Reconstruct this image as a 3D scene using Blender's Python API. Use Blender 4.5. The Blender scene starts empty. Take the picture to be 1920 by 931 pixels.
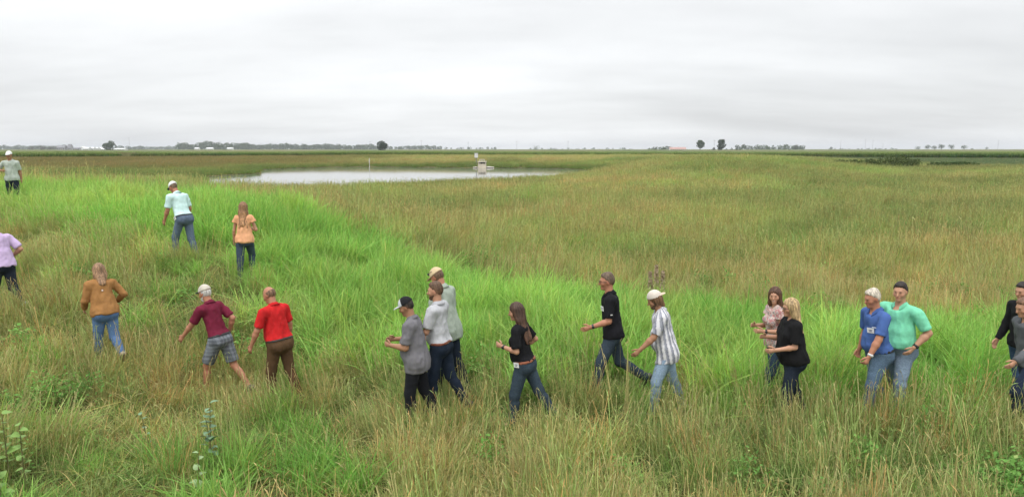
import bpy, math, time
import numpy as np
from mathutils import Vector
T0 = time.time()
scene = bpy.context.scene
R = math.radians
# ------------------------------------------------------------------ camera
CAM_H = 3.85
FPX = 1300.0                       # focal length in pixels of a 1920 px wide picture
PITCH = math.atan((465.5 - 279.5) / FPX)
cam_d = bpy.data.cameras.new('camera')
cam = bpy.data.objects.new('camera', cam_d)
scene.collection.objects.link(cam)
cam.location = (0, 0, CAM_H)
cam.rotation_euler = (math.pi / 2 - PITCH, 0, 0)
cam_d.sensor_width = 36
cam_d.lens = 36 * FPX / 1920
cam_d.clip_start = 0.1
cam_d.clip_end = 20000
scene.camera = cam
scene.view_settings.view_transform = 'Standard'
scene.view_settings.look = 'None'
scene.view_settings.exposure = 0.0
scene.view_settings.gamma = 1.0
scene.cycles.max_bounces = 4
scene.cycles.diffuse_bounces = 2
scene.cycles.transmission_bounces = 4
scene.cycles.volume_bounces = 0
scene.cycles.use_denoising = True
# ------------------------------------------------------------------ overcast sky
SUN_EL, SUN_AZ = 62, 200
world = bpy.data.worlds.new('World')
scene.world = world
world.use_nodes = True
nt = world.node_tree
nt.nodes.clear()
def N(t, kind, **kw):
    n = t.nodes.new(kind)
    for k, v in kw.items():
        if k.startswith('i_'):
            n.inputs[int(k[2:])].default_value = v
        else:
            setattr(n, k, v)
    return n
def mathn(t, op, a, b=None, c=None, clamp=False):
    n = t.nodes.new('ShaderNodeMath'); n.operation = op; n.use_clamp = clamp
    for i, x in enumerate((a, b, c)):
        if x is None: continue
        if isinstance(x, (int, float)): n.inputs[i].default_value = x
        else: t.links.new(x, n.inputs[i])
    return n.outputs[0]
wout = N(nt, 'ShaderNodeOutputWorld'); wbg = N(nt, 'ShaderNodeBackground')
sky = N(nt, 'ShaderNodeTexSky', sky_type='NISHITA', sun_disc=False, sun_elevation=R(SUN_EL), sun_rotation=R(SUN_AZ))
tc = N(nt, 'ShaderNodeTexCoord')
sep = N(nt, 'ShaderNodeSeparateXYZ'); nt.links.new(tc.outputs['Generated'], sep.inputs[0])
zc = mathn(nt, 'MAXIMUM', sep.outputs[2], 0.0)
den = mathn(nt, 'ADD', zc, 0.16)
comb = N(nt, 'ShaderNodeCombineXYZ')
nt.links.new(mathn(nt, 'DIVIDE', sep.outputs[0], den), comb.inputs[0])
nt.links.new(mathn(nt, 'DIVIDE', sep.outputs[1], den), comb.inputs[1])
def wnoise(scale, detail, rough, off, sx=1.0, sy=1.0):
    mp = N(nt, 'ShaderNodeMapping'); mp.inputs['Location'].default_value = off; mp.inputs['Scale'].default_value = (sx, sy, 1)
    nt.links.new(comb.outputs[0], mp.inputs[0])
    n = N(nt, 'ShaderNodeTexNoise'); n.inputs['Scale'].default_value = scale
    n.inputs['Detail'].default_value = detail; n.inputs['Roughness'].default_value = rough
    nt.links.new(mp.outputs[0], n.inputs['Vector'])
    return n.outputs[0]
n1 = wnoise(0.55, 4, 0.5, (3.1, 1.7, 0), 0.6, 1.0)
n2 = wnoise(1.6, 5, 0.55, (9.1, 4.2, 0), 0.5, 1.0)
cl = mathn(nt, 'ADD', mathn(nt, 'MULTIPLY', mathn(nt, 'SUBTRACT', n1, 0.5), 0.74), mathn(nt, 'MULTIPLY', mathn(nt, 'SUBTRACT', n2, 0.5), 0.32))
# an overcast sky is about three times as bright overhead as at the horizon
grad = mathn(nt, 'MULTIPLY_ADD', mathn(nt, 'POWER', zc, 1.7), 1.5, 0.92)
lum = mathn(nt, 'MULTIPLY', grad, mathn(nt, 'ADD', cl, 1.0))
cc = N(nt, 'ShaderNodeCombineColor')
nt.links.new(mathn(nt, 'MULTIPLY', lum, 0.985), cc.inputs[0]); nt.links.new(lum, cc.inputs[1]); nt.links.new(mathn(nt, 'MULTIPLY', lum, 1.01), cc.inputs[2])
skm = N(nt, 'ShaderNodeVectorMath', operation='SCALE'); skm.inputs['Scale'].default_value = 0.10
nt.links.new(sky.outputs[0], skm.inputs[0])
mx = N(nt, 'ShaderNodeMix', data_type='RGBA'); mx.inputs[0].default_value = 0.94
nt.links.new(skm.outputs[0], mx.inputs[6]); nt.links.new(cc.outputs[0], mx.inputs[7])
nt.links.new(mx.outputs[2], wbg.inputs[0]); wbg.inputs[1].default_value = 1.0
nt.links.new(wbg.outputs[0], wout.inputs[0])
# ------------------------------------------------------------------ weak sun behind the cloud
sun_d = bpy.data.lights.new('sun', 'SUN'); sun_d.energy = 1.5; sun_d.angle = R(25); sun_d.color = (1.0, 0.96, 0.9)
sun = bpy.data.objects.new('sun', sun_d); scene.collection.objects.link(sun)
az, el = R(SUN_AZ), R(SUN_EL)
sdir = Vector((math.sin(az) * math.cos(el), math.cos(az) * math.cos(el), math.sin(el)))
sun.rotation_euler = (-sdir).to_track_quat('-Z', 'Y').to_euler()
# ------------------------------------------------------------------ helpers
rng = np.random.default_rng(7)
CP, SP = math.cos(PITCH), math.sin(PITCH)
def px2x(px, Y, z=0.5):
    return (px - 960) / FPX * (Y * CP + (CAM_H - z) * SP)
def project(p):
    d = p[1] * CP - (p[2] - CAM_H) * SP
    v = p[1] * SP + (p[2] - CAM_H) * CP
    return 960 + FPX * p[0] / d, 465.5 - FPX * v / d
def hash3(i, j, k):
    h = (i.astype(np.int64) * 374761393 + j.astype(np.int64) * 668265263 + k.astype(np.int64) * 2147483647) & 0xffffffff
    h = ((h ^ (h >> 13)) * 1274126177) & 0xffffffff
    h = h ^ (h >> 16)
    return (h & 0xffff) / 65535.0
def vnoise(p):
    p = np.asarray(p, float)
    if p.shape[-1] == 2: p = np.concatenate([p, np.zeros(p.shape[:-1] + (1,))], -1)
    i = np.floor(p).astype(np.int64); f = p - i; f = f * f * (3 - 2 * f)
    r = 0
    for a in (0, 1):
        for b in (0, 1):
            for c in (0, 1):
                w = (f[..., 0] if a else 1 - f[..., 0]) * (f[..., 1] if b else 1 - f[..., 1]) * (f[..., 2] if c else 1 - f[..., 2])
                r = r + w * hash3(i[..., 0] + a, i[..., 1] + b, i[..., 2] + c)
    return r
def fbm(p, oct=3):
    p = np.asarray(p, float); s = 0; a = 0.5; t = 0
    for o in range(oct):
        s = s + a * vnoise(p * 2 ** o + 17.3 * o); t += a; a *= 0.5
    return s / t
def smooth(a, b, x):
    t = np.clip((x - a) / (b - a), 0, 1); return t * t * (3 - 2 * t)
def link(o): scene.collection.objects.link(o); return o
def mesh_obj(name, verts, faces, mat=None, parent=None, sm=False):
    me = bpy.data.meshes.new(name)
    verts = np.asarray(verts, np.float32).reshape(-1, 3)
    if isinstance(faces, np.ndarray):
        n = faces.shape[1]
        me.vertices.add(len(verts)); me.vertices.foreach_set('co', verts.ravel())
        me.loops.add(faces.size); me.loops.foreach_set('vertex_index', faces.astype(np.int32).ravel())
        me.polygons.add(len(faces)); me.polygons.foreach_set('loop_start', np.arange(0, faces.size, n, dtype=np.int32))
        me.update(calc_edges=True); me.validate()
    else:
        me.from_pydata([tuple(v) for v in verts.tolist()], [], faces); me.update()
    if sm: me.polygons.foreach_set('use_smooth', np.ones(len(me.polygons), bool))
    if mat is not None:
        for m in (mat if isinstance(mat, (list, tuple)) else [mat]): me.materials.append(m)
    o = link(bpy.data.objects.new(name, me))
    if parent is not None: o.parent = parent
    return o
def tag(o, label=None, cat=None, group=None, kind=None):
    if label: o['label'] = label
    if cat: o['category'] = cat
    if group: o['group'] = group
    if kind: o['kind'] = kind
    return o
def empty(name, loc=(0, 0, 0), rz=0):
    o = link(bpy.data.objects.new(name, None)); o.location = loc; o.rotation_euler = (0, 0, rz); return o
class MB:
    """collects simple solids into one mesh"""
    def __init__(s): s.v = []; s.f = []
    def add(s, v, f):
        n = len(s.v); s.v += [tuple(x) for x in v]; s.f += [tuple(i + n for i in q) for q in f]; return s
    def box(s, c, d, rz=0):
        cx, cy, cz = c; a, b, h = d[0] / 2, d[1] / 2, d[2] / 2; cr, sr = math.cos(rz), math.sin(rz)
        pts = [(x * cr - y * sr + cx, x * sr + y * cr + cy, z + cz) for z in (-h, h) for x, y in ((-a, -b), (a, -b), (a, b), (-a, b))]
        return s.add(pts, [(3, 2, 1, 0), (4, 5, 6, 7), (0, 1, 5, 4), (1, 2, 6, 5), (2, 3, 7, 6), (3, 0, 4, 7)])
    def tube(s, path, rad, n=6):
        path = [Vector(p) for p in path]; ring = []
        if isinstance(rad, (int, float)): rad = [rad] * len(path)
        for i, p in enumerate(path):
            t = (path[min(i + 1, len(path) - 1)] - path[max(i - 1, 0)]).normalized()
            a = t.orthogonal().normalized() if i == 0 else (pa - t * pa.dot(t)).normalized()
            pa = a; b = t.cross(a)
            ring.append([p + (a * math.cos(2 * math.pi * k / n) + b * math.sin(2 * math.pi * k / n)) * rad[i] for k in range(n)])
        v = [q for r_ in ring for q in r_]; f = []
        for i in range(len(path) - 1):
            for k in range(n):
                f.append((i * n + k, i * n + (k + 1) % n, (i + 1) * n + (k + 1) % n, (i + 1) * n + k))
        f.append(tuple(range(n - 1, -1, -1))); f.append(tuple((len(path) - 1) * n + k for k in range(n)))
        return s.add(v, f)
    def build(s, name, mat, parent=None, sm=False): return mesh_obj(name, s.v, s.f, mat, parent, sm)
def bsdf_mat(name, col, rough=0.8, var=0.0, scale=8.0, bump=0.0, bscale=60.0, spec=0.3, col2=None, metal=0.0):
    m = bpy.data.materials.new(name); m.use_nodes = True; t = m.node_tree; b = t.nodes['Principled BSDF']
    b.inputs['Roughness'].default_value = rough; b.inputs['Specular IOR Level'].default_value = spec; b.inputs['Metallic'].default_value = metal
    tcn = N(t, 'ShaderNodeTexCoord')
    nz = N(t, 'ShaderNodeTexNoise'); nz.inputs['Scale'].default_value = scale; nz.inputs['Detail'].default_value = 4
    t.links.new(tcn.outputs['Object'], nz.inputs['Vector'])
    r = N(t, 'ShaderNodeValToRGB'); r.color_ramp.elements[0].position = 0.3; r.color_ramp.elements[1].position = 0.7
    c2 = col2 if col2 else tuple(c * (1 + var) for c in col)
    c1 = col if col2 else tuple(c * (1 - var) for c in col)
    r.color_ramp.elements[0].color = (*c1, 1); r.color_ramp.elements[1].color = (*c2, 1)
    t.links.new(nz.outputs[0], r.inputs[0]); t.links.new(r.outputs[0], b.inputs['Base Color'])
    if bump:
        n2_ = N(t, 'ShaderNodeTexNoise'); n2_.inputs['Scale'].default_value = bscale; n2_.inputs['Detail'].default_value = 3
        t.links.new(tcn.outputs['Object'], n2_.inputs['Vector'])
        bp = N(t, 'ShaderNodeBump'); bp.inputs['Strength'].default_value = bump; bp.inputs['Distance'].default_value = 0.02
        t.links.new(n2_.outputs[0], bp.inputs['Height']); t.links.new(bp.outputs[0], b.inputs['Normal'])
    return m
# ------------------------------------------------------------------ terrain
CTRL = [  # picture column, distance, ground height
 # along the walkers' path
 (19,22.4,1.95),(-12,12.6,.85),(340,15.8,1.4),(458,14.6,1.06),(200,11.3,.36),(400,11.2,-.05),(510,10.9,-.12),(765,9.2,.08),(820,9.6,.16),(838,10.2,.16),
 (980,9.2,.08),(1140,9.8,.28),(1240,9.6,.12),(1455,9.6,.22),(1480,9.0,.2),(1640,9.0,.18),(1697,9.0,.2),(1915,9.0,.22),(2200,9,.25),
 # foreground
 (-600,3,.2),(300,3,0),(960,3,0),(1600,3,.1),(2400,3,.2),(-400,6.5,.35),(0,6.5,.12),(500,6.5,0),(960,6.5,0),(1500,6.5,.08),(1920,6.5,.2),(2300,6.5,.25),
 (960,-8,0),(-3000,-8,.3),(5000,-8,.3),(-400,10,.5),
 # crest of the bank on the left, running down to the right
 (-400,28,2.15),(0,28,2.05),(200,26,1.95),(350,24,1.85),(500,23,1.7),(640,20,1.3),(800,17,.75),(1050,15.5,.4),(1320,14.5,.15),(1750,14,.1),(1920,13.5,.15),(2300,13.5,.2),
 (-400,20,1.6),
 # beyond the crest on the left
 (-400,50,.9),(0,45,.9),(0,70,.15),(250,45,.8),(250,70,.15),(330,78,.1),(420,42,.9),(420,56,.3),(410,70,-.25),(420,82,-.35),(500,40,.98),(500,56,.35),(520,70,-.4),(-400,90,.2),
 # olive bank beside the pond
 (700,30,.82),(700,50,.86),(700,62,.15),(700,72,-.4),(900,30,.6),(900,50,.95),(900,66,.5),(900,80,-.4),
 (1050,25,.4),(1100,55,1.05),(1100,80,.75),(1080,100,-.2),(1200,20,.12),(1200,35,.5),(1200,55,1.2),(1200,85,1.9),
 # mound on the right
 (1350,20,.15),(1350,30,.4),(1350,55,1.15),(1350,80,2.4),(1350,110,1.9),(1500,90,2.25),(1550,20,.15),(1550,40,.6),(1550,75,1.5),(1600,110,1.0),
 (1750,20,.15),(1750,40,.5),(1750,80,.85),(1750,120,.8),(1920,20,.2),(1920,40,.55),(1920,80,1.1),(1920,130,.75),(2300,20,.2),(2300,50,.6),(2300,100,.9),
 # pond bed
 (560,100,-.8),(560,128,-.6),(700,100,-.9),(700,132,-.7),(900,105,-.9),(900,124,-.7),(1050,118,-.5),(430,93,-.3),
 # far shore and far bank
 (375,86,.06),(480,114,.08),(530,142,.1),(700,154,.1),(900,146,.1),(1050,142,.1),(1140,132,.3),
 (250,92,.15),(0,96,.1),(0,150,1.0),(250,150,1.0),(420,150,1.0),(560,190,1.5),(700,185,1.6),(900,182,1.6),(1100,175,1.7),(1300,150,1.8),(-400,150,1.0),
 (-400,250,.9),(0,250,.9),(500,260,.9),(960,260,.9),(1400,250,.9),(1900,250,.9),(2300,200,.9),(2300,300,.9),(-400,600,.9),(960,600,.9),(2300,600,.9),
]
def warp(X, Y):
    Yc = np.clip(Y, -9, 900) + 15.0
    return np.clip(X / Yc, -1.3, 1.3) * 2.2, np.log(Yc) * 1.5
cx = np.array([px2x(p, y, z) for p, y, z in CTRL]); cy = np.array([c[1] for c in CTRL], float); cz = np.array([c[2] for c in CTRL])
cu, cv = warp(cx, cy)
def kern(r2): return 0.5 * r2 * np.log(r2 + 1e-9)
_n = len(cu)
_K = kern((cu[:, None] - cu[None]) ** 2 + (cv[:, None] - cv[None]) ** 2) + np.eye(_n) * 0.0003
_P = np.stack([np.ones(_n), cu, cv], 1)
_A = np.block([[_K, _P], [_P.T, np.zeros((3, 3))]])
_w = np.linalg.solve(_A, np.concatenate([cz, np.zeros(3)]))
def ground(X, Y):
    X = np.asarray(X, float); Y = np.asarray(Y, float); sh = X.shape
    X = X.ravel(); Y = Y.ravel(); out = np.empty(len(X))
    for s in range(0, len(X), 20000):
        u, v = warp(X[s:s + 20000], Y[s:s + 20000])
        k = kern((u[:, None] - cu[None]) ** 2 + (v[:, None] - cv[None]) ** 2)
        out[s:s + 20000] = k @ _w[:_n] + _w[_n] + _w[_n + 1] * u + _w[_n + 2] * v
    out = np.clip(out, -1.2, 2.6)
    far = smooth(280, 420, np.maximum(Y, np.abs(X)))
    out = out * (1 - far) + 0.9 * far
    out = out + (fbm(np.stack([X, Y], -1) * 0.45, 3) - 0.5) * 0.10 * (1 - smooth(60, 150, Y)) 
    return out.reshape(sh)
def gz(x, y): return float(ground(np.array([x]), np.array([y]))[0])
def spaced(a, b, n, k):
    t = np.linspace(-1, 1, n); s = np.sinh(k * t) / math.sinh(k); return s
gx = spaced(-1, 1, 321, 7.2) * 6000
ty = np.linspace(0, 1, 330)
gy = -12 + (np.exp(ty * 6.9) - 1) / (math.exp(6.9) - 1) * 9000
GX, GY = np.meshgrid(gx, gy)
GZ = ground(GX, GY)
nx_, ny_ = len(gx), len(gy)
ii = np.arange(nx_ * ny_).reshape(ny_, nx_)
quads = np.stack([ii[:-1, :-1], ii[:-1, 1:], ii[1:, 1:], ii[1:, :-1]], -1).reshape(-1, 4)
mg = bpy.data.materials.new('soil_and_thatch'); mg.use_nodes = True
t = mg.node_tree; b = t.nodes['Principled BSDF']; b.inputs['Roughness'].default_value = 0.95; b.inputs['Specular IOR Level'].default_value = 0.1
geo = N(t, 'ShaderNodeNewGeometry')
nz1 = N(t, 'ShaderNodeTexNoise'); nz1.inputs['Scale'].default_value = 0.25; nz1.inputs['Detail'].default_value = 8
nz2 = N(t, 'ShaderNodeTexNoise'); nz2.inputs['Scale'].default_value = 9.0; nz2.inputs['Detail'].default_value = 6
for q in (nz1, nz2): t.links.new(geo.outputs['Position'], q.inputs['Vector'])
r1 = N(t, 'ShaderNodeValToRGB'); r1.color_ramp.elements[0].position = .35; r1.color_ramp.elements[1].position = .65
r1.color_ramp.elements[0].color = (.060, .070, .022, 1); r1.color_ramp.elements[1].color = (.125, .115, .045, 1)
r2 = N(t, 'ShaderNodeValToRGB'); r2.color_ramp.elements[0].color = (.55, .5, .45, 1); r2.color_ramp.elements[1].color = (1.3, 1.3, 1.2, 1)
t.links.new(nz1.outputs[0], r1.inputs[0]); t.links.new(nz2.outputs[0], r2.inputs[0])
mm = N(t, 'ShaderNodeMix', data_type='RGBA', blend_type='MULTIPLY'); mm.inputs[0].default_value = 1
t.links.new(r1.outputs[0], mm.inputs[6]); t.links.new(r2.outputs[0], mm.inputs[7]); t.links.new(mm.outputs[2], b.inputs['Base Color'])
bp = N(t, 'ShaderNodeBump'); bp.inputs['Strength'].default_value = .6; bp.inputs['Distance'].default_value = .05
t.links.new(nz2.outputs[0], bp.inputs['Height']); t.links.new(bp.outputs[0], b.inputs['Normal'])
tag(mesh_obj('ground', np.stack([GX, GY, GZ], -1).reshape(-1, 3), quads, mg, sm=True), kind='structure')
# ------------------------------------------------------------------ pond
WATER_Z = 0.0
mw = bpy.data.materials.new('pond_water'); mw.use_nodes = True
t = mw.node_tree; b = t.nodes['Principled BSDF']
b.inputs['Base Color'].default_value = (.16, .165, .15, 1); b.inputs['Roughness'].default_value = .05; b.inputs['IOR'].default_value = 1.33
b.inputs['Specular IOR Level'].default_value = .5
geo = N(t, 'ShaderNodeNewGeometry'); mp = N(t, 'ShaderNodeMapping'); mp.inputs['Scale'].default_value = (.5, 1.6, 1)
nz = N(t, 'ShaderNodeTexNoise'); nz.inputs['Scale'].default_value = 2.2; nz.inputs['Detail'].default_value = 3
t.links.new(geo.outputs['Position'], mp.inputs[0]); t.links.new(mp.outputs[0], nz.inputs['Vector'])
bp = N(t, 'ShaderNodeBump'); bp.inputs['Strength'].default_value = .025; bp.inputs['Distance'].default_value = .02
t.links.new(nz.outputs[0], bp.inputs['Height']); t.links.new(bp.outputs[0], b.inputs['Normal'])
wx = np.linspace(-62, 40, 60); wy = np.linspace(62, 172, 60)
WX, WY = np.meshgrid(wx, wy); i2 = np.arange(3600).reshape(60, 60)
wq = np.stack([i2[:-1, :-1], i2[:-1, 1:], i2[1:, 1:], i2[1:, :-1]], -1).reshape(-1, 4)
zc_ = ground(WX, WY).ravel()[wq].min(1); ccx = WX.ravel()[wq].mean(1)
wq = wq[zc_ < 0.05]
tag(mesh_obj('pond_water', np.stack([WX, WY, np.full_like(WX, WATER_Z)], -1).reshape(-1, 3), wq, mw, sm=True), 'grey pond lying still between the grassy banks', 'pond', kind='structure')
# ------------------------------------------------------------------ grass clumps
def attr_float(me, name, vals):
    a = me.attributes.new(name, 'FLOAT', 'POINT'); a.data.foreach_set('value', np.asarray(vals, np.float32))
def grass_mat(name, straw=False, trans=0.35, straw_share=0.15, straw_col=(.60, .51, .28), vr=0.35, keep=.45, hue=1.0):
    m = bpy.data.materials.new(name); m.use_nodes = True; t = m.node_tree; t.nodes.clear()
    out = N(t, 'ShaderNodeOutputMaterial')
    at = N(t, 'ShaderNodeAttribute', attribute_type='INSTANCER', attribute_name='tint')
    bv = N(t, 'ShaderNodeAttribute', attribute_type='GEOMETRY', attribute_name='bv')
    bf = mathn(t, 'FRACT', bv.outputs['Fac']); hv = mathn(t, 'DIVIDE', mathn(t, 'FLOOR', bv.outputs['Fac']), 7.0)
    val = mathn(t, 'MULTIPLY_ADD', bf, 2 * vr, 1 - vr)
    sc = N(t, 'ShaderNodeVectorMath', operation='SCALE'); mxs = N(t, 'ShaderNodeMix', data_type='RGBA')
    if straw:      # ripe stalks: straw to rust brown
        mxs.inputs[0].default_value = keep
        sr_ = N(t, 'ShaderNodeMix', data_type='RGBA'); sr_.inputs[6].default_value = (*straw_col, 1); sr_.inputs[7].default_value = (.40, .25, .13, 1)
        t.links.new(mathn(t, 'MULTIPLY', hv, .8), sr_.inputs[0]); t.links.new(sr_.outputs[2], mxs.inputs[6]); t.links.new(at.outputs['Color'], mxs.inputs[7])
    else:          # a share of the blades is dead
        mxs.inputs[7].default_value = (*straw_col, 1)
        g = mathn(t, 'GREATER_THAN', mathn(t, 'FRACT', mathn(t, 'MULTIPLY', bf, 37.0)), 1 - straw_share)
        t.links.new(mathn(t, 'MULTIPLY', g, .75), mxs.inputs[0]); t.links.new(at.outputs['Color'], mxs.inputs[6])
    rp = N(t, 'ShaderNodeValToRGB'); e = rp.color_ramp.elements
    e[0].color = (.72, 1.0, .70, 1); e[1].color = (1.30, .95, .85, 1); e1 = e.new(.4); e1.color = (1, 1, 1, 1); e2 = e.new(.72); e2.color = (1.10, 1.02, .95, 1)
    t.links.new(hv, rp.inputs[0]); mu = N(t, 'ShaderNodeMix', data_type='RGBA', blend_type='MULTIPLY'); mu.inputs[0].default_value = hue
    t.links.new(mxs.outputs[2], mu.inputs[6]); t.links.new(rp.outputs[0], mu.inputs[7]); src = mu.outputs[2]
    t.links.new(src, sc.inputs[0]); t.links.new(val, sc.inputs['Scale'])
    d = N(t, 'ShaderNodeBsdfDiffuse'); tr = N(t, 'ShaderNodeBsdfTranslucent')
    t.links.new(sc.outputs[0], d.inputs[0])
    wt = N(t, 'ShaderNodeVectorMath', operation='MULTIPLY'); wt.inputs[1].default_value = (1.05, 1.1, .7)
    t.links.new(sc.outputs[0], wt.inputs[0]); t.links.new(wt.outputs[0], tr.inputs[0])
    ms = N(t, 'ShaderNodeMixShader'); ms.inputs[0].default_value = trans
    t.links.new(d.outputs[0], ms.inputs[1]); t.links.new(tr.outputs[0], ms.inputs[2]); t.links.new(ms.outputs[0], out.inputs[0])
    return m
M_blade = grass_mat('grass_blade', straw_share=.11, vr=.45)
M_reed = grass_mat('reed_blade', straw_share=.05, straw_col=(.48, .50, .20), trans=.4, vr=.3, hue=.6)
M_straw = grass_mat('grass_straw', straw=True, trans=.2, keep=.42, straw_col=(.62, .52, .28))
M_soft = grass_mat('meadow_straw', straw=True, trans=.25, keep=.80, hue=.6, straw_col=(.46, .39, .21))
M_meadow = grass_mat('meadow_blade', straw_share=.10, straw_col=(.44, .37, .18), vr=.25, hue=.8)
M_forb = grass_mat('forb_leaf', straw_share=.03, trans=.3)
def blades(r, n, rad, L, W, lean, curve, ts=(0, .4, .75, 1), zdrop=.45):
    """n grass blades as arrays of vertices and faces"""
    V = []; F = []; B = []
    for i in range(n):
        a = r.uniform(0, 2 * math.pi); rr = rad * math.sqrt(r.uniform()); bx, by = rr * math.cos(a), rr * math.sin(a)
        az = r.uniform(0, 2 * math.pi); dx, dy = math.cos(az), math.sin(az)
        l = r.uniform(*L); w = r.uniform(*W) / 2; le = r.normal(0, lean); cu_ = abs(r.normal(curve, curve * .6))
        wa = az + math.pi / 2 + r.normal(0, .7); wx_, wy_ = math.cos(wa), math.sin(wa)
        b0 = len(V); bv = r.uniform()
        for k, tt in enumerate(ts):
            h = l * (le * tt + cu_ * tt * tt); z = l * (tt - zdrop * cu_ * tt * tt - .3 * le * le * tt)
            ww = w * (.75 if k == 0 else 1.0 - .35 * tt * tt)
            cx_, cy_ = bx + dx * h, by + dy * h
            if k < len(ts) - 1:
                V += [(cx_ - wx_ * ww, cy_ - wy_ * ww, z), (cx_ + wx_ * ww, cy_ + wy_ * ww, z)]; B += [bv, bv]
            else:
                V.append((cx_, cy_, z)); B.append(bv)
        m = len(ts) - 1
        for k in range(m - 1):
            q = b0 + 2 * k; F.append((q, q + 1, q + 3, q + 2))
        q = b0 + 2 * (m - 1); F.append((q, q + 1, b0 + 2 * m))
    return V, F, B
def stalks(r, n, rad, L, head, hr, lean=.12, droop=.3, w=.0022):
    V = []; F = []; B = []
    for i in range(n):
        a = r.uniform(0, 2 * math.pi); rr = rad * math.sqrt(r.uniform()); p = np.array([rr * math.cos(a), rr * math.sin(a), 0.])
        az = r.uniform(0, 2 * math.pi); d = np.array([math.cos(az), math.sin(az), 0]); s = np.array([-d[1], d[0], 0])
        l = r.uniform(*L); le = r.normal(0, lean); bv = r.uniform(); dr = abs(r.normal(droop, droop * .6)); b0 = len(V)
        P = [p, p + d * l * le * .5 + np.array([0, 0, l * .55]), p + d * l * (le + .05 * dr) + np.array([0, 0, l])]
        for q in P: V += [tuple(q - s * w), tuple(q + s * w)]; B += [bv, bv]
        F += [(b0, b0 + 1, b0 + 3, b0 + 2), (b0 + 2, b0 + 3, b0 + 5, b0 + 4)]
        hl = r.uniform(*head); hrr = hr * r.uniform(.7, 1.3); top = P[2]
        ax = np.array([d[0] * (le + dr), d[1] * (le + dr), 1.]); ax /= np.linalg.norm(ax)
        ax2 = np.array([d[0] * (le + 2.2 * dr), d[1] * (le + 2.2 * dr), 1.]); ax2 /= np.linalg.norm(ax2)
        b1 = len(V); mid = top + ax * hl * .5; end = mid + ax2 * hl * .5
        e2 = np.cross(ax, s)
        V.append(tuple(top)); B.append(bv)
        for (c_, k_) in ((top + ax * hl * .22, .8), (mid + (end - mid) * .2, 1.0)):
            for j in range(3):
                an = 2 * math.pi * j / 3; V.append(tuple(c_ + (s * math.cos(an) + e2 * math.sin(an)) * hrr * k_)); B.append(bv)
        V.append(tuple(end)); B.append(bv)
        for j in range(3):
            k = (j + 1) % 3
            F += [(b1, b1 + 1 + k, b1 + 1 + j), (b1 + 1 + j, b1 + 1 + k, b1 + 4 + k, b1 + 4 + j), (b1 + 4 + j, b1 + 4 + k, b1 + 7)]
    return V, F, B
def leaves(r, n, rad, H, size):
    V = []; F = []; B = []
    for i in range(n):
        a = r.uniform(0, 2 * math.pi); rr = rad * math.sqrt(r.uniform()); z = H * (1 - (rr / rad) ** 2 * .6) * r.uniform(.25, 1) ** .6
        c_ = np.array([rr * math.cos(a), rr * math.sin(a), z]); az = r.uniform(0, 2 * math.pi); ti = r.normal(0, .6)
        d = np.array([math.cos(az) * math.cos(ti), math.sin(az) * math.cos(ti), math.sin(ti)]); s = np.array([-math.sin(az), math.cos(az), r.normal(0, .3)])
        l = size * r.uniform(.6, 1.3); w = l * r.uniform(.25, .4); b0 = len(V); bv = r.uniform()
        V += [tuple(c_), tuple(c_ + d * l * .45 + s * w), tuple(c_ + d * l), tuple(c_ + d * l * .45 - s * w)]; B += [bv] * 4
        F.append((b0, b0 + 1, b0 + 2, b0 + 3))
    return V, F, B
def tufts(r, fn, n, spread, *a, **k):
    """n smaller tufts spread over one patch; every tuft has its own size"""
    V = []; F = []; B = []
    for i in range(n):
        ang = r.uniform(0, 2 * math.pi); rr = spread * math.sqrt((i + r.uniform(.2, .8)) / n); ox, oy = rr * math.cos(ang + i * 2.4), rr * math.sin(ang + i * 2.4)
        s = r.uniform(.72, 1.18); a_, f_, b_ = fn(r, *a, **k); q = len(V); hue = r.uniform()
        V += [(x * s + ox, y * s + oy, z * s) for x, y, z in a_]; F += [tuple(i_ + q for i_ in w_) for w_ in f_]; B += [x * .999 + int(hue * 8) for x in b_]
    return V, F, B
def clump_col(name, makers, nvar, seed, mats):
    col = bpy.data.collections.new(name)
    for v_ in range(nvar):
        r = np.random.default_rng(seed + v_); V = []; F = []; B = []; MI = []
        for fn, slot in makers(r):
            a, f, b_ = fn; n = len(V); V += a; B += b_; F += [tuple(i + n for i in q) for q in f]; MI += [slot] * len(f)
        me = bpy.data.meshes.new('%s_%d' % (name, v_)); me.from_pydata(V, [], F); me.update()
        attr_float(me, 'bv', B)
        for m in mats: me.materials.append(m)
        me.polygons.foreach_set('material_index', np.array(MI, np.int32))
        col.objects.link(bpy.data.objects.new(me.name, me))
    return col
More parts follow.
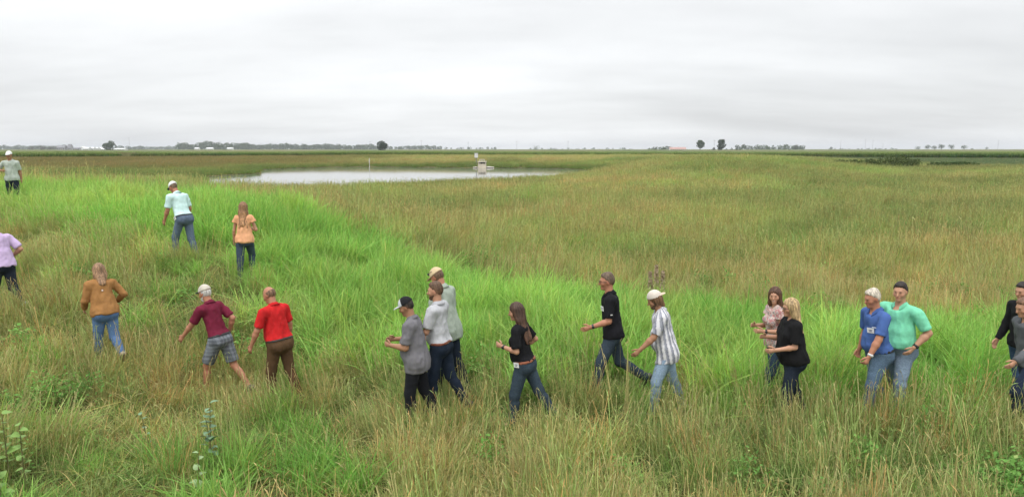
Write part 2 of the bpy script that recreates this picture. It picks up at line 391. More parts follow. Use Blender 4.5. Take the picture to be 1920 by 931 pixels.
def scatter(name, P, rot, scl, tint, col, nvar, label, cat):
    n = len(P); me = bpy.data.meshes.new(name); me.vertices.add(n); me.vertices.foreach_set('co', np.asarray(P, np.float32).ravel())
    def av(nm, ty, data, key):
        a = me.attributes.new(nm, ty, 'POINT'); a.data.foreach_set(key, np.asarray(data).ravel())
    av('rot', 'FLOAT_VECTOR', np.asarray(rot, np.float32), 'vector'); av('scl', 'FLOAT_VECTOR', np.asarray(scl, np.float32), 'vector')
    av('idx', 'INT', rng.integers(0, nvar, n).astype(np.int32), 'value')
    av('tint', 'FLOAT_COLOR', np.concatenate([np.clip(tint, 0, 1), np.ones((n, 1))], 1).astype(np.float32), 'color')
    o = link(bpy.data.objects.new(name, me))
    g = bpy.data.node_groups.new(name + '_scatter', 'GeometryNodeTree')
    g.interface.new_socket('Geometry', in_out='INPUT', socket_type='NodeSocketGeometry')
    g.interface.new_socket('Geometry', in_out='OUTPUT', socket_type='NodeSocketGeometry')
    gi = g.nodes.new('NodeGroupInput'); go = g.nodes.new('NodeGroupOutput')
    ip = g.nodes.new('GeometryNodeInstanceOnPoints'); ci = g.nodes.new('GeometryNodeCollectionInfo')
    ci.inputs[0].default_value = col; ci.inputs[1].default_value = True; ci.inputs[2].default_value = True
    def na(nm, ty):
        q = g.nodes.new('GeometryNodeInputNamedAttribute'); q.data_type = ty; q.inputs[0].default_value = nm; return q.outputs[0]
    g.links.new(gi.outputs[0], ip.inputs['Points']); g.links.new(ci.outputs[0], ip.inputs['Instance'])
    ip.inputs['Pick Instance'].default_value = True
    g.links.new(na('idx', 'INT'), ip.inputs['Instance Index'])
    g.links.new(na('rot', 'FLOAT_VECTOR'), ip.inputs['Rotation']); g.links.new(na('scl', 'FLOAT_VECTOR'), ip.inputs['Scale'])
    g.links.new(ip.outputs[0], go.inputs[0])
    o.modifiers.new('scatter', 'NODES').node_group = g
    return tag(o, label, cat, kind='stuff')
NV = 6
C_tall = clump_col('tall_clump', lambda r: [(tufts(r, blades, 7, .36, 44, .13, (.20, .62), (.0035, .0078), .34, .52), 0), (tufts(r, stalks, 7, .36, 8, .15, (.32, .70), (.045, .09), .0042, lean=.28, droop=.4, w=.0028), 1)], NV, 10, [M_blade, M_straw])
C_short = clump_col('short_clump', lambda r: [(tufts(r, blades, 9, .42, 30, .18, (.12, .34), (.005, .010), .5, .6), 0)], NV, 210, [M_blade])
C_reed = clump_col('reed_clump', lambda r: [(tufts(r, blades, 7, .36, 42, .15, (.38, .95), (.006, .0125), .22, .40, (0, .35, .65, .87, 1)), 0)], NV, 40, [M_reed])
C_mead = clump_col('meadow_clump', lambda r: [(tufts(r, blades, 7, .55, 40, .25, (.30, .72), (.007, .013), .30, .48), 0), (tufts(r, stalks, 7, .55, 6, .26, (.42, .80), (.06, .12), .006, lean=.2, droop=.4, w=.003), 1)], NV, 70, [M_meadow, M_soft])
C_far = clump_col('far_clump', lambda r: [(tufts(r, blades, 5, 1.0, 34, .5, (.35, .80), (.022, .045), .34, .50), 0), (tufts(r, stalks, 5, 1.0, 5, .5, (.45, .82), (.10, .18), .013, lean=.2, droop=.4, w=.007), 1)], NV, 90, [M_meadow, M_soft])
C_forb = clump_col('forb_clump', lambda r: [(leaves(r, 130, .30, .62, .06), 0), (blades(r, 12, .25, (.4, .75), (.005, .008), .2, .25), 1)], NV, 120, [M_forb, M_blade])
# ------------------------------------------------------------------ where each grass grows
UP = np.array([(-60,32),(-30,28.5),(-16,26),(-8.6,24.5),(-4.9,20.3),(-3.2,18.0),(-2.1,17),(-.8,16.2),(1,15.6),(2.8,15.1),(4,14.5),(6,14.2),(8.5,14),(14,13.4),(40,13)], float)
LO = np.array([(-60,25),(-15.5,21),(-9,16.4),(-5.1,14.0),(-3,11.9),(-1,10.8),(1.2,10.3),(3,9.8),(5.4,9.5),(8.3,9.4),(14,9.3),(40,9.3)], float)
def band(X, Y):
    """above 0 inside the strip of bright green reed grass, in metres from its edge"""
    return np.minimum(np.interp(X, UP[:, 0], UP[:, 1]) - Y, Y - np.interp(X, LO[:, 0], LO[:, 1]))
def Y_low(X, Y): return Y - np.interp(X, LO[:, 0], LO[:, 1]) < np.interp(X, UP[:, 0], UP[:, 1]) - Y
def sample(y0, y1, dens, margin=3.0):
    hw = lambda y: y * .78 + margin
    A = (hw(y0) + hw(y1)) * (y1 - y0); n = int(A * dens * 1.0)
    y = rng.uniform(y0, y1, n * 2); x = rng.uniform(-1, 1, n * 2) * hw(y1)
    k = np.abs(x) < hw(y); return x[k][:n], y[k][:n]
def rotv(n, tilt): return np.stack([rng.normal(0, tilt, n), rng.normal(0, tilt, n), rng.uniform(0, 2 * math.pi, n)], -1)
def mixc(a, b, w): return np.asarray(a) * (1 - w[:, None]) + np.asarray(b) * w[:, None]
OLIVE = (.335, .39, .155); TAN = (.50, .455, .22); GREEN = (.30, .455, .145); BRIGHT = (.335, .58, .15); DARKG = (.19, .265, .10); YEL = (.49, .54, .20); RUST = (.45, .335, .17); DEEP = (.20, .40, .09)
def meadow_tint(x, y):
    p = np.stack([x, y], -1)
    c = mixc(OLIVE, TAN, smooth(.48, .66, fbm(p * .13 + 5, 4)) * .6)
    c = mixc(c, GREEN, smooth(.48, .66, fbm(p * .26 + 31, 4)) * .75)
    c = mixc(c, RUST, smooth(.54, .68, fbm(p * .34 + 51, 3)) * np.where(y < 19, .50, .42))
    c = mixc(c, DARKG, smooth(.52, .68, fbm(p * .19 + 77, 3)) * .7)
    def spot(c, col, a, b_, sx, sy, w): return mixc(c, col, w * np.exp(-((x - a) / sx) ** 2 - ((y - b_) / sy) ** 2))
    c = spot(c, DARKG, 14, 42, 5, 9, .6); c = spot(c, DARKG, 24, 34, 5, 5, .5); c = spot(c, GREEN, 20, 52, 9, 8, .5); c = spot(c, RUST, 6, 18.5, 7, 2.6, .55); c = spot(c, TAN, 16, 66, 9, 9, .35)
    j = rng.normal(1, .10, (len(x), 1)) * np.where(y > 19, 1.06, 1.08)[:, None]; return c * j
PEOPLE_XY = []     # filled in below so that no tuft grows through a leg
def near_people(x, y):
    d = np.full(len(x), 9.)
    for (a, b_) in PEOPLE_SPOTS: d = np.minimum(d, np.hypot(x - a, y - b_))
    return d
def grow():
    L = {k: [] for k in ('short', 'tall', 'reed', 'mead', 'far', 'forb')}
    def put(k, x, y, s, sz, tint, tilt=.10):
        if not len(x): return
        z0 = ground(x, y); ro = rotv(len(x), tilt); ro[:, 0] = 0; ro[:, 1] = 0
        gxs = (ground(x + .4, y) - z0) / .4; gys = (ground(x, y + .4) - z0) / .4
        ca, sa = np.cos(ro[:, 2]), np.sin(ro[:, 2]); gl, gm = gxs * ca + gys * sa, -gxs * sa + gys * ca
        ro[:, 0] = np.arctan(gm) + rng.normal(0, tilt * .6, len(x)); ro[:, 1] = -np.arctan(gl) + rng.normal(0, tilt * .6, len(x))
        L[k].append((np.stack([x, y, z0 - .03], -1), ro, np.stack([s, s, s * sz], -1), tint))
    # --- near: 4 to 19 m
    x, y = sample(3.2, 19.5, 6.8 * DENS, 2.5)
    p = np.stack([x, y], -1)
    lowside = Y_low(x, y); bd = band(x, y) + (fbm(p * .8, 3) - .5) * 1.6 + rng.normal(0, 1, len(x)) * np.where(lowside, .55, .3)
    beyond = y > np.interp(x, UP[:, 0], UP[:, 1])
    trod = np.clip(smooth(.60, .74, fbm(p * .42 + 60, 3)) + .8 * np.exp(-((x - 4.6) / 1.5) ** 2 - ((y - 7.1) / .4) ** 2) + .8 * np.exp(-((x + 6.0) / 1.2) ** 2 - ((y - 9.0) / .5) ** 2) + .7 * np.exp(-((x + 2.7) / .35) ** 2 - ((y - 10.0) / 1.0) ** 2), 0, 1)        # hollows where the grass is down
    keep = (rng.uniform(size=len(x)) > np.maximum(trod * .6, .55 * smooth(.54, .72, fbm(p * 1.3 + 90, 2)))) & (rng.uniform(size=len(x)) < .9) & (near_people(x, y) > .13)
    x, y, p, bd, beyond, trod = (q[keep] for q in (x, y, p, bd, beyond, trod))
    reed = bd > 0
    gpatch = np.exp(-(((x + 2.7) / 1.3) ** 2 + ((y - 7.4) / 1.1) ** 2)) + .8 * np.exp(-(((x + 4.6) / .9) ** 2 + ((y - 6.6) / .8) ** 2))
    forb = (~reed) & (rng.uniform(size=len(x)) < .04 + .30 * smooth(.55, .72, fbm(p * .35 + 140, 3)) + .30 * np.exp(-(((x - 4.8) / 2.0) ** 2 + ((y - 7.0) / .8) ** 2)) + .35 * np.exp(-(((x + 7.2) / 1.6) ** 2 + ((y - 9.3) / 1.3) ** 2)))
    reed2 = (~reed) & (~forb) & (rng.uniform(size=len(x)) < .5 * gpatch + .03)
    tl = ~(reed | forb | reed2)
    n = len(x); vary = rng.uniform(.75, 1.25, n)
    tint = meadow_tint(x, y)
    tint = mixc(tint, TAN, .35 * np.exp(-((x + .8) / 2.2) ** 2 - ((y - 10.2) / 2.0) ** 2))
    tint = mixc(tint, RUST, .45 * np.exp(-((x + 4.5) / 3.5) ** 2 - ((y - 11.2) / 2.4) ** 2))
    tint = mixc(tint, GREEN, .55 * smooth(8.6, 7.0, y) * smooth(.40, .58, fbm(p * .5 + 500, 3)))
    tint = mixc(tint, DARKG, .65 * np.exp(-((x - 4.9) / 2.4) ** 2 - ((y - 7.6) / 1.0) ** 2))
    tint = mixc(tint, DARKG, .5 * smooth(.52, .64, fbm(p * .8 + 720, 3)))
    tint = mixc(tint, GREEN, np.full(n, .13)); w = smooth(-2.2, .2, bd); tint = mixc(tint, GREEN, w * .45)
    hgt = (1 - .5 * trod) * (.80 + .5 * fbm(p * .5 + 200, 3))
    put('tall', x[tl], y[tl], vary[tl] * .92, hgt[tl] * 1.0, tint[tl], .20)
    put('forb', x[forb], y[forb], vary[forb] * .9, hgt[forb], mixc(DARKG, GREEN, rng.uniform(0, .6, forb.sum())), .08)
    rt = mixc(BRIGHT, GREEN, np.clip(fbm(p * .5 + 9, 3) * 1.6 - .5, 0, 1)) * rng.normal(1, .1, (n, 1))
    rt = mixc(rt, YEL, smooth(.5, .75, fbm(p * .25 + 300, 3)) * .35)
    rt = mixc(rt, DEEP, .8 * smooth(.50, .68, fbm(p * .45 + 610, 3)))
    edge = smooth(0, 1.4, bd)
    rh = (.70 + .30 * edge) * (.85 + .35 * fbm(p * .7 + 400, 2))
    put('reed', x[reed], y[reed], vary[reed], rh[reed], rt[reed], .08)
    put('reed', x[reed2], y[reed2], vary[reed2] * .9, np.full(reed2.sum(), .72), rt[reed2] * .9, .08)
    # taller tufts that close around the walkers' legs
    sx_, sy_ = [], []
    for q, (a, b_) in enumerate(PEOPLE_SPOTS):
        m_ = {12: 0, 10: 1, 11: 2, 5: 1, 6: 2, 7: 2, 8: 2, 9: 2, 15: 3, 16: 3}.get(q // 2, 4)
        an = rng.uniform(-2.7, -.4, m_); rr = rng.uniform(.22, .75, m_); sx_ += list(a + rr * np.cos(an)); sy_ += list(b_ + rr * np.sin(an))
    sx_, sy_ = np.array(sx_), np.array(sy_); ok_ = near_people(sx_, sy_) > .17; sx_, sy_ = sx_[ok_], sy_[ok_]; inb = band(sx_, sy_) + rng.normal(0, .4, len(sx_)) > 0; nb = len(sx_)
    tt = mixc(meadow_tint(sx_, sy_), GREEN, np.full(nb, .2))
    put('tall', sx_[~inb], sy_[~inb], rng.uniform(.7, .95, (~inb).sum()), rng.uniform(1.0, 1.35, (~inb).sum()), tt[~inb], .14)
    put('reed', sx_[inb], sy_[inb], rng.uniform(.7, .9, inb.sum()), rng.uniform(.75, .95, inb.sum()), mixc(np.tile(BRIGHT, (inb.sum(), 1)), GREEN, rng.uniform(0, 1, inb.sum())), .1)
    # short undergrowth so that no soil shows between the tufts
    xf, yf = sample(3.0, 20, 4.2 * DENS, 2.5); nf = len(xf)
    tf = mixc(meadow_tint(xf, yf), DARKG, rng.uniform(.2, .9, nf))  # mixed towards dark green to paint shade into the gaps between tufts
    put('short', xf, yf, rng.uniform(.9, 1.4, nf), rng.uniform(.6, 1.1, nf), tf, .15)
    # --- the rest of the green strip and the meadow to 42 m
    x, y = sample(19.5, 42, 2.6 * DENS, 3)
    p = np.stack([x, y], -1); bd = band(x, y) + (fbm(p * .6, 3) - .5) * 1.8 + rng.normal(0, .3, len(x)); reed = bd > 0
    n = len(x); vary = rng.uniform(.85, 1.35, n); tint = meadow_tint(x, y)
    rt = mixc(BRIGHT, GREEN, np.clip(fbm(p * .5 + 9, 3) * 1.6 - .5, 0, 1)) * rng.normal(1, .1, (n, 1))
    rt = mixc(rt, YEL, smooth(.45, .7, fbm(p * .25 + 300, 3)) * .4)
    put('reed', x[reed], y[reed], vary[reed] * 1.1, np.full(reed.sum(), .85), rt[reed], .09)
    put('mead', x[~reed], y[~reed], vary[~reed], .8 + .4 * fbm(p[~reed] * .3 + 50, 3), tint[~reed], .15)
    # --- middle distance 42 to 85 m
    x, y = sample(42, 85, 1.3 * DENS, 5); z = ground(x, y); k = z > WATER_Z + .04; x, y = x[k], y[k]
    p = np.stack([x, y], -1); n = len(x)
    put('far', x, y, rng.uniform(.6, .95, n), .85 + .4 * fbm(p * .2 + 50, 3), meadow_tint(x * .6, y * .6), .15)
    # --- far banks 85 to 200 m
    x, y = sample(85, 205, .62 * DENS, 10); z = ground(x, y); k = (z > WATER_Z + .05) & ~((y > 188) & (z < .95) & (x < 0)); x, y, z = x[k], y[k], z[k]
    p = np.stack([x, y], -1); n = len(x)
    c = meadow_tint(x * .35, y * .35)
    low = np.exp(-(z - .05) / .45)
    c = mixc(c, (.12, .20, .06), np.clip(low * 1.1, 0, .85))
    left = smooth(-20, -60, x) * smooth(.35, .6, z)
    c = mixc(c, (.20, .165, .075), left * .7)
    right = smooth(60, 95, x) * smooth(110, 130, y)
    c = mixc(c, (.105, .19, .10), right)
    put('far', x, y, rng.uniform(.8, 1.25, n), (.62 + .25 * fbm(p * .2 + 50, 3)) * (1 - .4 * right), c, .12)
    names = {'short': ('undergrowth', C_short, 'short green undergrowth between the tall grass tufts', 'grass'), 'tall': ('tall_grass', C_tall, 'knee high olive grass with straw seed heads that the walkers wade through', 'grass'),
             'reed': ('reed_grass', C_reed, 'strip of bright green broad bladed grass behind the walkers', 'grass'),
             'mead': ('meadow_grass', C_mead, 'olive and tan meadow grass beyond the bright green strip', 'grass'),
             'far': ('bank_grass', C_far, 'rough grass on the distant banks around the pond and mound', 'grass'),
             'forb': ('low_weeds', C_forb, 'dark green leafy weeds mixed into the foreground grass', 'weeds')}
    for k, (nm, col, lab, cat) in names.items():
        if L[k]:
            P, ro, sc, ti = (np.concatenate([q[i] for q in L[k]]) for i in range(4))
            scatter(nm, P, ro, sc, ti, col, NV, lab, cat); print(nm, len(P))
# ------------------------------------------------------------------ people: bodies and clothes as smooth blended volumes
def V3(*a): return np.array(a, float)
def unit(v): v = np.asarray(v, float); return v / np.linalg.norm(v)
class Prim:
    """tapered capsule, optionally squashed along the axes of a frame, optionally cut by planes"""
    def __init__(s, a, b, r1, r2=None, frame=None, sq=(1, 1, 1), cuts=(), k=.02):
        s.a = np.asarray(a, float); s.b = np.asarray(b, float); s.r1 = r1; s.r2 = r1 if r2 is None else r2
        s.f = np.eye(3) if frame is None else np.asarray(frame, float); s.sq = np.asarray(sq, float); s.cuts = list(cuts); s.k = k
    def grown(s, g, cuts=(), k=None):
        m = float(s.sq.max()); return Prim(s.a, s.b, s.r1 + g / m, s.r2 + g / m, s.f, s.sq, s.cuts + list(cuts), s.k if k is None else k)
    def bounds(s, pad):
        r = max(s.r1, s.r2) * max(1, s.sq.max()) + pad
        return np.minimum(s.a, s.b) - r, np.maximum(s.a, s.b) + r
    def dist(s, P):
        if np.allclose(s.sq, 1):
            q = P - s.a; ba = s.b - s.a; m = 1
        else:
            q = ((P - s.a) @ s.f.T) / s.sq; ba = ((s.b - s.a) @ s.f.T) / s.sq; m = .5 * (s.sq.min() + 1.0) if s.sq.max() <= 1 else s.sq.min()
        l2 = float(ba @ ba)
        if l2 < 1e-10: d = np.sqrt((q * q).sum(-1)) - s.r1
        else:
            h = np.clip(q @ ba / l2, 0, 1); e = q - h[..., None] * ba
            d = np.sqrt((e * e).sum(-1)) - (s.r1 + (s.r2 - s.r1) * h)
        d = d * m
        for (pt, n) in s.cuts: d = np.maximum(d, (P - pt) @ n)
        return d
def surface(prims, vox, subs=(), cuts=()):
    """surface nets of the blended volumes -> vertices, quads"""
    lo = np.min([p.bounds(.02)[0] for p in prims], 0); hi = np.max([p.bounds(.02)[1] for p in prims], 0)
    n = np.ceil((hi - lo) / vox).astype(int) + 2
    F = np.full(n, 1.0, np.float32)
    ax = [lo[i] + np.arange(n[i]) * vox for i in range(3)]
    def region(b0, b1):
        i0 = np.clip(np.floor((b0 - lo) / vox).astype(int), 0, n); i1 = np.clip(np.ceil((b1 - lo) / vox).astype(int) + 1, 0, n)
        return tuple(slice(a, b) for a, b in zip(i0, i1))
    def pts(sl): return np.stack(np.meshgrid(ax[0][sl[0]], ax[1][sl[1]], ax[2][sl[2]], indexing='ij'), -1)
    for p in prims:
        sl = region(*p.bounds(p.k + .03)); d = p.dist(pts(sl)); f = F[sl]
        h = np.clip(.5 + .5 * (d - f) / p.k, 0, 1); F[sl] = d * (1 - h) + f * h - p.k * h * (1 - h)
    for p in subs:
        sl = region(*p.bounds(.02)); F[sl] = np.maximum(F[sl], -p.dist(pts(sl)))
    if cuts:
        sl = tuple(slice(0, k) for k in n); P = pts(sl)
        for (pt, nn) in cuts: F = np.maximum(F, ((P - pt) @ nn).astype(np.float32))
    F[0] = F[-1] = 1; F[:, 0] = F[:, -1] = 1; F[:, :, 0] = F[:, :, -1] = 1
    ins = F < 0
    c8 = [ins[a:n[0] - 1 + a, b:n[1] - 1 + b, c:n[2] - 1 + c] for a in (0, 1) for b in (0, 1) for c in (0, 1)]
    sm = sum(c.astype(np.int8) for c in c8); act = (sm > 0) & (sm < 8)
    idx = np.full(act.shape, -1, np.int64); I = np.argwhere(act); idx[act] = np.arange(len(I))
    acc = np.zeros((len(I), 3)); cnt = np.zeros(len(I))
    corners = np.array([(a, b, c) for a in (0, 1) for b in (0, 1) for c in (0, 1)])
    vals = np.stack([F[I[:, 0] + a, I[:, 1] + b, I[:, 2] + c] for a, b, c in corners], 1)
    for e0 in range(8):
        for e1 in range(e0 + 1, 8):
            if np.abs(corners[e0] - corners[e1]).sum() != 1: continue
            f0, f1 = vals[:, e0], vals[:, e1]; cr = (f0 < 0) != (f1 < 0)
            tt = np.where(cr, f0 / np.where(cr, f0 - f1, 1), 0)
            acc += cr[:, None] * (corners[e0] + tt[:, None] * (corners[e1] - corners[e0])); cnt += cr
    Vv = lo + (I + acc / cnt[:, None]) * vox
    Q = []
    for d in range(3):
        s0 = [slice(1, n[k] - 1) for k in range(3)]; s1 = list(s0); s0[d] = slice(0, n[d] - 1); s1[d] = slice(1, n[d])
        A = ins[tuple(s0)]; B = ins[tuple(s1)]; off = np.array([0 if k == d else 1 for k in range(3)])
        u, w = [(1, 2), (2, 0), (0, 1)][d]
        for flip, m in ((False, A & ~B), (True, ~A & B)):
            E = np.argwhere(m) + off
            if not len(E): continue
            def g(du, dw):
                q = E.copy(); q[:, u] -= du; q[:, w] -= dw; return idx[q[:, 0], q[:, 1], q[:, 2]]
            qd = np.stack([g(1, 1), g(0, 1), g(0, 0), g(1, 0)], 1)
            Q.append(qd[:, ::-1] if flip else qd)
    return Vv, np.concatenate(Q)
def vnormals(Vv, Q):
    fn = np.cross(Vv[Q[:, 2]] - Vv[Q[:, 0]], Vv[Q[:, 3]] - Vv[Q[:, 1]]); n = np.zeros_like(Vv)
    for k in range(4): np.add.at(n, Q[:, k], fn)
    return n / (np.linalg.norm(n, axis=1, keepdims=True) + 1e-12)
def relax(Vv, Q, it=1, lam=.5):
    for _ in range(it):
        s = np.zeros_like(Vv); c = np.zeros(len(Vv))
        for a, b in ((0, 1), (1, 2), (2, 3), (3, 0)):
            np.add.at(s, Q[:, a], Vv[Q[:, b]]); np.add.at(c, Q[:, a], 1); np.add.at(s, Q[:, b], Vv[Q[:, a]]); np.add.at(c, Q[:, b], 1)
        Vv = Vv + lam * (s / c[:, None] - Vv)
    return Vv
def cloth_mat(name, kind='cotton'):
    m = bpy.data.materials.new(name); m.use_nodes = True; t = m.node_tree; b = t.nodes['Principled BSDF']
    b.inputs['Roughness'].default_value = {'skin': .5, 'hair': .55, 'leather': .45, 'plastic': .3}.get(kind, .9)
    b.inputs['Specular IOR Level'].default_value = {'skin': .35, 'hair': .4, 'plastic': .5, 'leather': .4}.get(kind, .12)
    at = N(t, 'ShaderNodeAttribute', attribute_name='col'); tcn = N(t, 'ShaderNodeTexCoord')
    mp = N(t, 'ShaderNodeMapping'); t.links.new(tcn.outputs['Object'], mp.inputs[0])
    sc, lo_, hi_, bs, dist = {'skin': (30, .93, 1.07, .05, .004), 'hair': (70, .55, 1.5, .5, .008), 'denim': (60, .82, 1.2, .3, .006), 'leather': (30, .85, 1.15, .2, .004)}.get(kind, (13, .88, 1.10, .9, .016))
    if kind == 'cotton': mp.inputs['Scale'].default_value = (1, 1, .6)
    if kind == 'hair': mp.inputs['Scale'].default_value = (1, 1, .16)
    nz = N(t, 'ShaderNodeTexNoise'); nz.inputs['Scale'].default_value = sc; nz.inputs['Detail'].default_value = 4; t.links.new(mp.outputs[0], nz.inputs['Vector'])
    mr = N(t, 'ShaderNodeMapRange'); mr.inputs[1].default_value = .3; mr.inputs[2].default_value = .7; mr.inputs[3].default_value = lo_; mr.inputs[4].default_value = hi_
    t.links.new(nz.outputs[0], mr.inputs[0])
    s_ = N(t, 'ShaderNodeVectorMath', operation='SCALE'); t.links.new(at.outputs['Color'], s_.inputs[0]); t.links.new(mr.outputs[0], s_.inputs['Scale'])
    t.links.new(s_.outputs[0], b.inputs['Base Color'])
    bp = N(t, 'ShaderNodeBump'); bp.inputs['Strength'].default_value = bs; bp.inputs['Distance'].default_value = dist
    t.links.new(nz.outputs[0], bp.inputs['Height']); t.links.new(bp.outputs[0], b.inputs['Normal'])
    return m
CM = {k: cloth_mat('cloth_' + k, k) for k in ('skin', 'hair', 'cotton', 'denim', 'leather', 'plastic')}
def colour_obj(name, Vv, Q, cols, kind, parent=None, extra=None):
    o = mesh_obj(name, Vv, Q, CM[kind], parent, sm=True) if extra is None else mesh_obj(name, Vv, extra, CM[kind], parent, sm=True)
    a = o.data.color_attributes.new('col', 'FLOAT_COLOR', 'POINT')
    c = np.ones((len(Vv), 4), np.float32); c[:, :3] = cols
    a.data.foreach_set('color', c.ravel()); return o
def folds(Vv, nr, amp, seed, stretch=(1, 1, .45), sc=11.):
    q = Vv * np.array(stretch) * sc + seed * 7.1
    w = fbm(q, 3) - .5; rdg = .5 - np.abs(fbm(q * 1.4 + 40, 2) - .5) * 4
    return Vv + nr * (amp * (1.6 * w + .5 * np.clip(rdg, -1, .5)))[:, None]
def tube_pts(path, rad, n=6):
    m = MB(); m.tube(path, rad, n); return np.array([tuple(v) for v in m.v]), m.f
def person(label, px, top_py, dist, h, face, seed, skin=(.52, .30, .21), lean=4, hp=8, hyaw=0, wid=1.0, fat=0.0, fem=False,
           legL=(12, 8), legR=(-14, 18), armL=(5, 8, 15, 10), armR=(5, 8, 15, 10), spread=3,
           hair='short', hairc=(.06, .035, .02), beard=None, cap=None, glasses=None,
           shirt=(.3, .3, .3), sleeve='short', hem='tucked', shirt_pat=None, collar=True, collarc=None,
           pants=(.06, .09, .16), pantk='denim', shorts=False, belt=None, shoes=(.08, .07, .06), badge=None, watch=None, curl=30, marks=()):
    """one walker, facing local +Y, feet at local z = 0"""
    S = h / 1.80; r = np.random.default_rng(seed); VOX = .0095
    l = R(lean); X = V3(1, 0, 0); ut = V3(0, math.sin(l), math.cos(l)); ft = V3(0, math.cos(l), -math.sin(l)); TF = np.array([X, ft, ut])
    legs = {}
    for sd, (fl, kn) in ((-1, legL), (1, legR)):
        hip = V3(sd * .088, 0, 0) * S; a = R(fl); ab = R(spread) * sd
        th = unit(V3(math.sin(ab), math.sin(a), -math.cos(a))); kne = hip + th * .445 * S
        a2 = R(fl - kn); shd = unit(V3(math.sin(ab) * .5, math.sin(a2), -math.cos(a2))); ank = kne + shd * .43 * S
        pt = R(max(-60, min(15, (fl - kn) * .9 if fl - kn < -12 else (fl - kn) * .4)))
        toe = unit(V3(sd * .12, math.cos(pt), math.sin(pt))); legs[sd] = [hip, kne, ank, toe, shd]
    hz = -min((lg[2] + .06 * S * lg[4])[2] - .035 * S + min(0, lg[3][2]) * .15 * S for lg in legs.values())
    for lg in legs.values():
        for k in range(3): lg[k] = lg[k] + V3(0, 0, hz)
    P = V3(0, 0, hz)
    T = lambda x, y, z: P + (X * x * wid + ft * y + ut * z * 1.09) * S
    sw = (.168 if fem else .188)
    Nk = T(0, -.01, .535)
    hl = R(lean * .5 + hp); nd = V3(0, math.sin(R(lean + hp * .5)), math.cos(R(lean + hp * .5)))
    hu = V3(0, math.sin(hl), math.cos(hl)); hf0 = V3(0, math.cos(hl), -math.sin(hl)); ya = R(hyaw)
    hf = unit(hf0 * math.cos(ya) - X * math.sin(ya)); hx = np.cross(hf, hu); HF = np.array([hx, hf, hu])
    hc = Nk + nd * .165 * S + ft * .015 * S; hs = .97 * (S if S > .95 else .95)
    H = lambda x, y, z: hc + (hx * x + hf * y + hu * z) * hs
    # ---- arms
    arms = {}
    for sd, (fl, ab, el, tw) in ((-1, armL), (1, armR)):
        sh = T(sd * sw, -.005, .475); a, b_, e, w = R(fl), R(ab), R(el), R(tw)
        ud = unit(V3(sd * math.sin(b_), math.sin(a) * math.cos(b_), -math.cos(a) * math.cos(b_)))
        fd = unit(V3(sd * math.sin(b_) * math.cos(e) * .7 - sd * math.sin(w) * math.sin(max(e, .35)), math.sin(a + e), -math.cos(a + e)))
        elb = sh + ud * .285 * S; wr = elb + fd * .25 * S
        pn = unit(np.cross(fd, V3(0, 0, 1) if abs(fd[2]) < .8 else V3(0, 1, 0))) * (1 if True else 1)
        inward = V3(-sd, .15, 0); pn = unit(inward - fd * (inward @ fd))
        arms[sd] = (sh, elb, wr, ud, fd, pn)
    # ---- body volumes
    tq = (1, .66 + .12 * fat, 1)
    def tp(x, y, z, r_, x2, y2, z2, r2_, k=.035): return Prim(T(x, y, z), T(x2, y2, z2), r_ * S * wid, r2_ * S * wid, TF, tq, k=k)
    chest = .128 if fem else .148
    torso = [tp(0, 0, .03, .150 if fem else .142, 0, .005, .22, .112 + .035 * fat if fem else .132 + .03 * fat), tp(0, .005, .22, .112 + .035 * fat if fem else .132 + .03 * fat, 0, .0, .40, chest),
             Prim(T(-sw * .72, -.012, .468), T(sw * .72, -.012, .468), .068 * S, None, TF, (1, .95, 1), k=.04),
             Prim(T(0, -.015, .47), T(0, -.012, .545), .085 * S, .055 * S, k=.04)]
    if fat > 0: torso.append(Prim(T(0, .055, .12), T(0, .05, .2), (.125 + .05 * fat) * S * wid, (.12 + .03 * fat) * S * wid, TF, (1, .85, 1), k=.05))
    if fem: torso += [Prim(T(sd * .066, .085, .335), T(sd * .062, .07, .345), .060 * S * (1 + .35 * fat), k=.05) for sd in (-1, 1)]
    pelvis = [Prim(T(sd * .068, -.035, -.02), T(sd * .07, -.02, .03), (.098 + .02 * fat) * S * wid, k=.05) for sd in (-1, 1)]
    limb = []; LG = {}
    for sd, (hip, kne, ank, toe, shd) in legs.items():
        c = (kne + ank) * .5 * .6 + kne * .4
        LG[sd] = [Prim(hip, kne, (.086 + .014 * fat) * S, .056 * S, k=.03), Prim(kne, ank, .054 * S, .037 * S, k=.03), Prim(kne * .7 + ank * .3 + V3(0, -.018, 0), kne * .45 + ank * .55 + V3(0, -.012, 0), .047 * S, .038 * S, k=.03)]
    armp = {}
    for sd, (sh, elb, wr, ud, fd, pn) in arms.items():
        ar = .82 if fem else 1.0; ar *= 1 + .12 * fat
        armp[sd] = [Prim(sh, elb, .053 * S * ar, .042 * S * ar, k=.02), Prim(elb, elb * .7 + wr * .3, .041 * S * ar, .043 * S * ar, k=.02), Prim(elb * .7 + wr * .3, wr, .043 * S * ar, .027 * S, k=.02),
                    Prim(wr, wr + fd * .075 * S, .030 * S, .036 * S, np.array([np.cross(pn, fd), fd, pn]), (1, 1, .5), k=.012)]
    nr_ = .046 if fem else .058
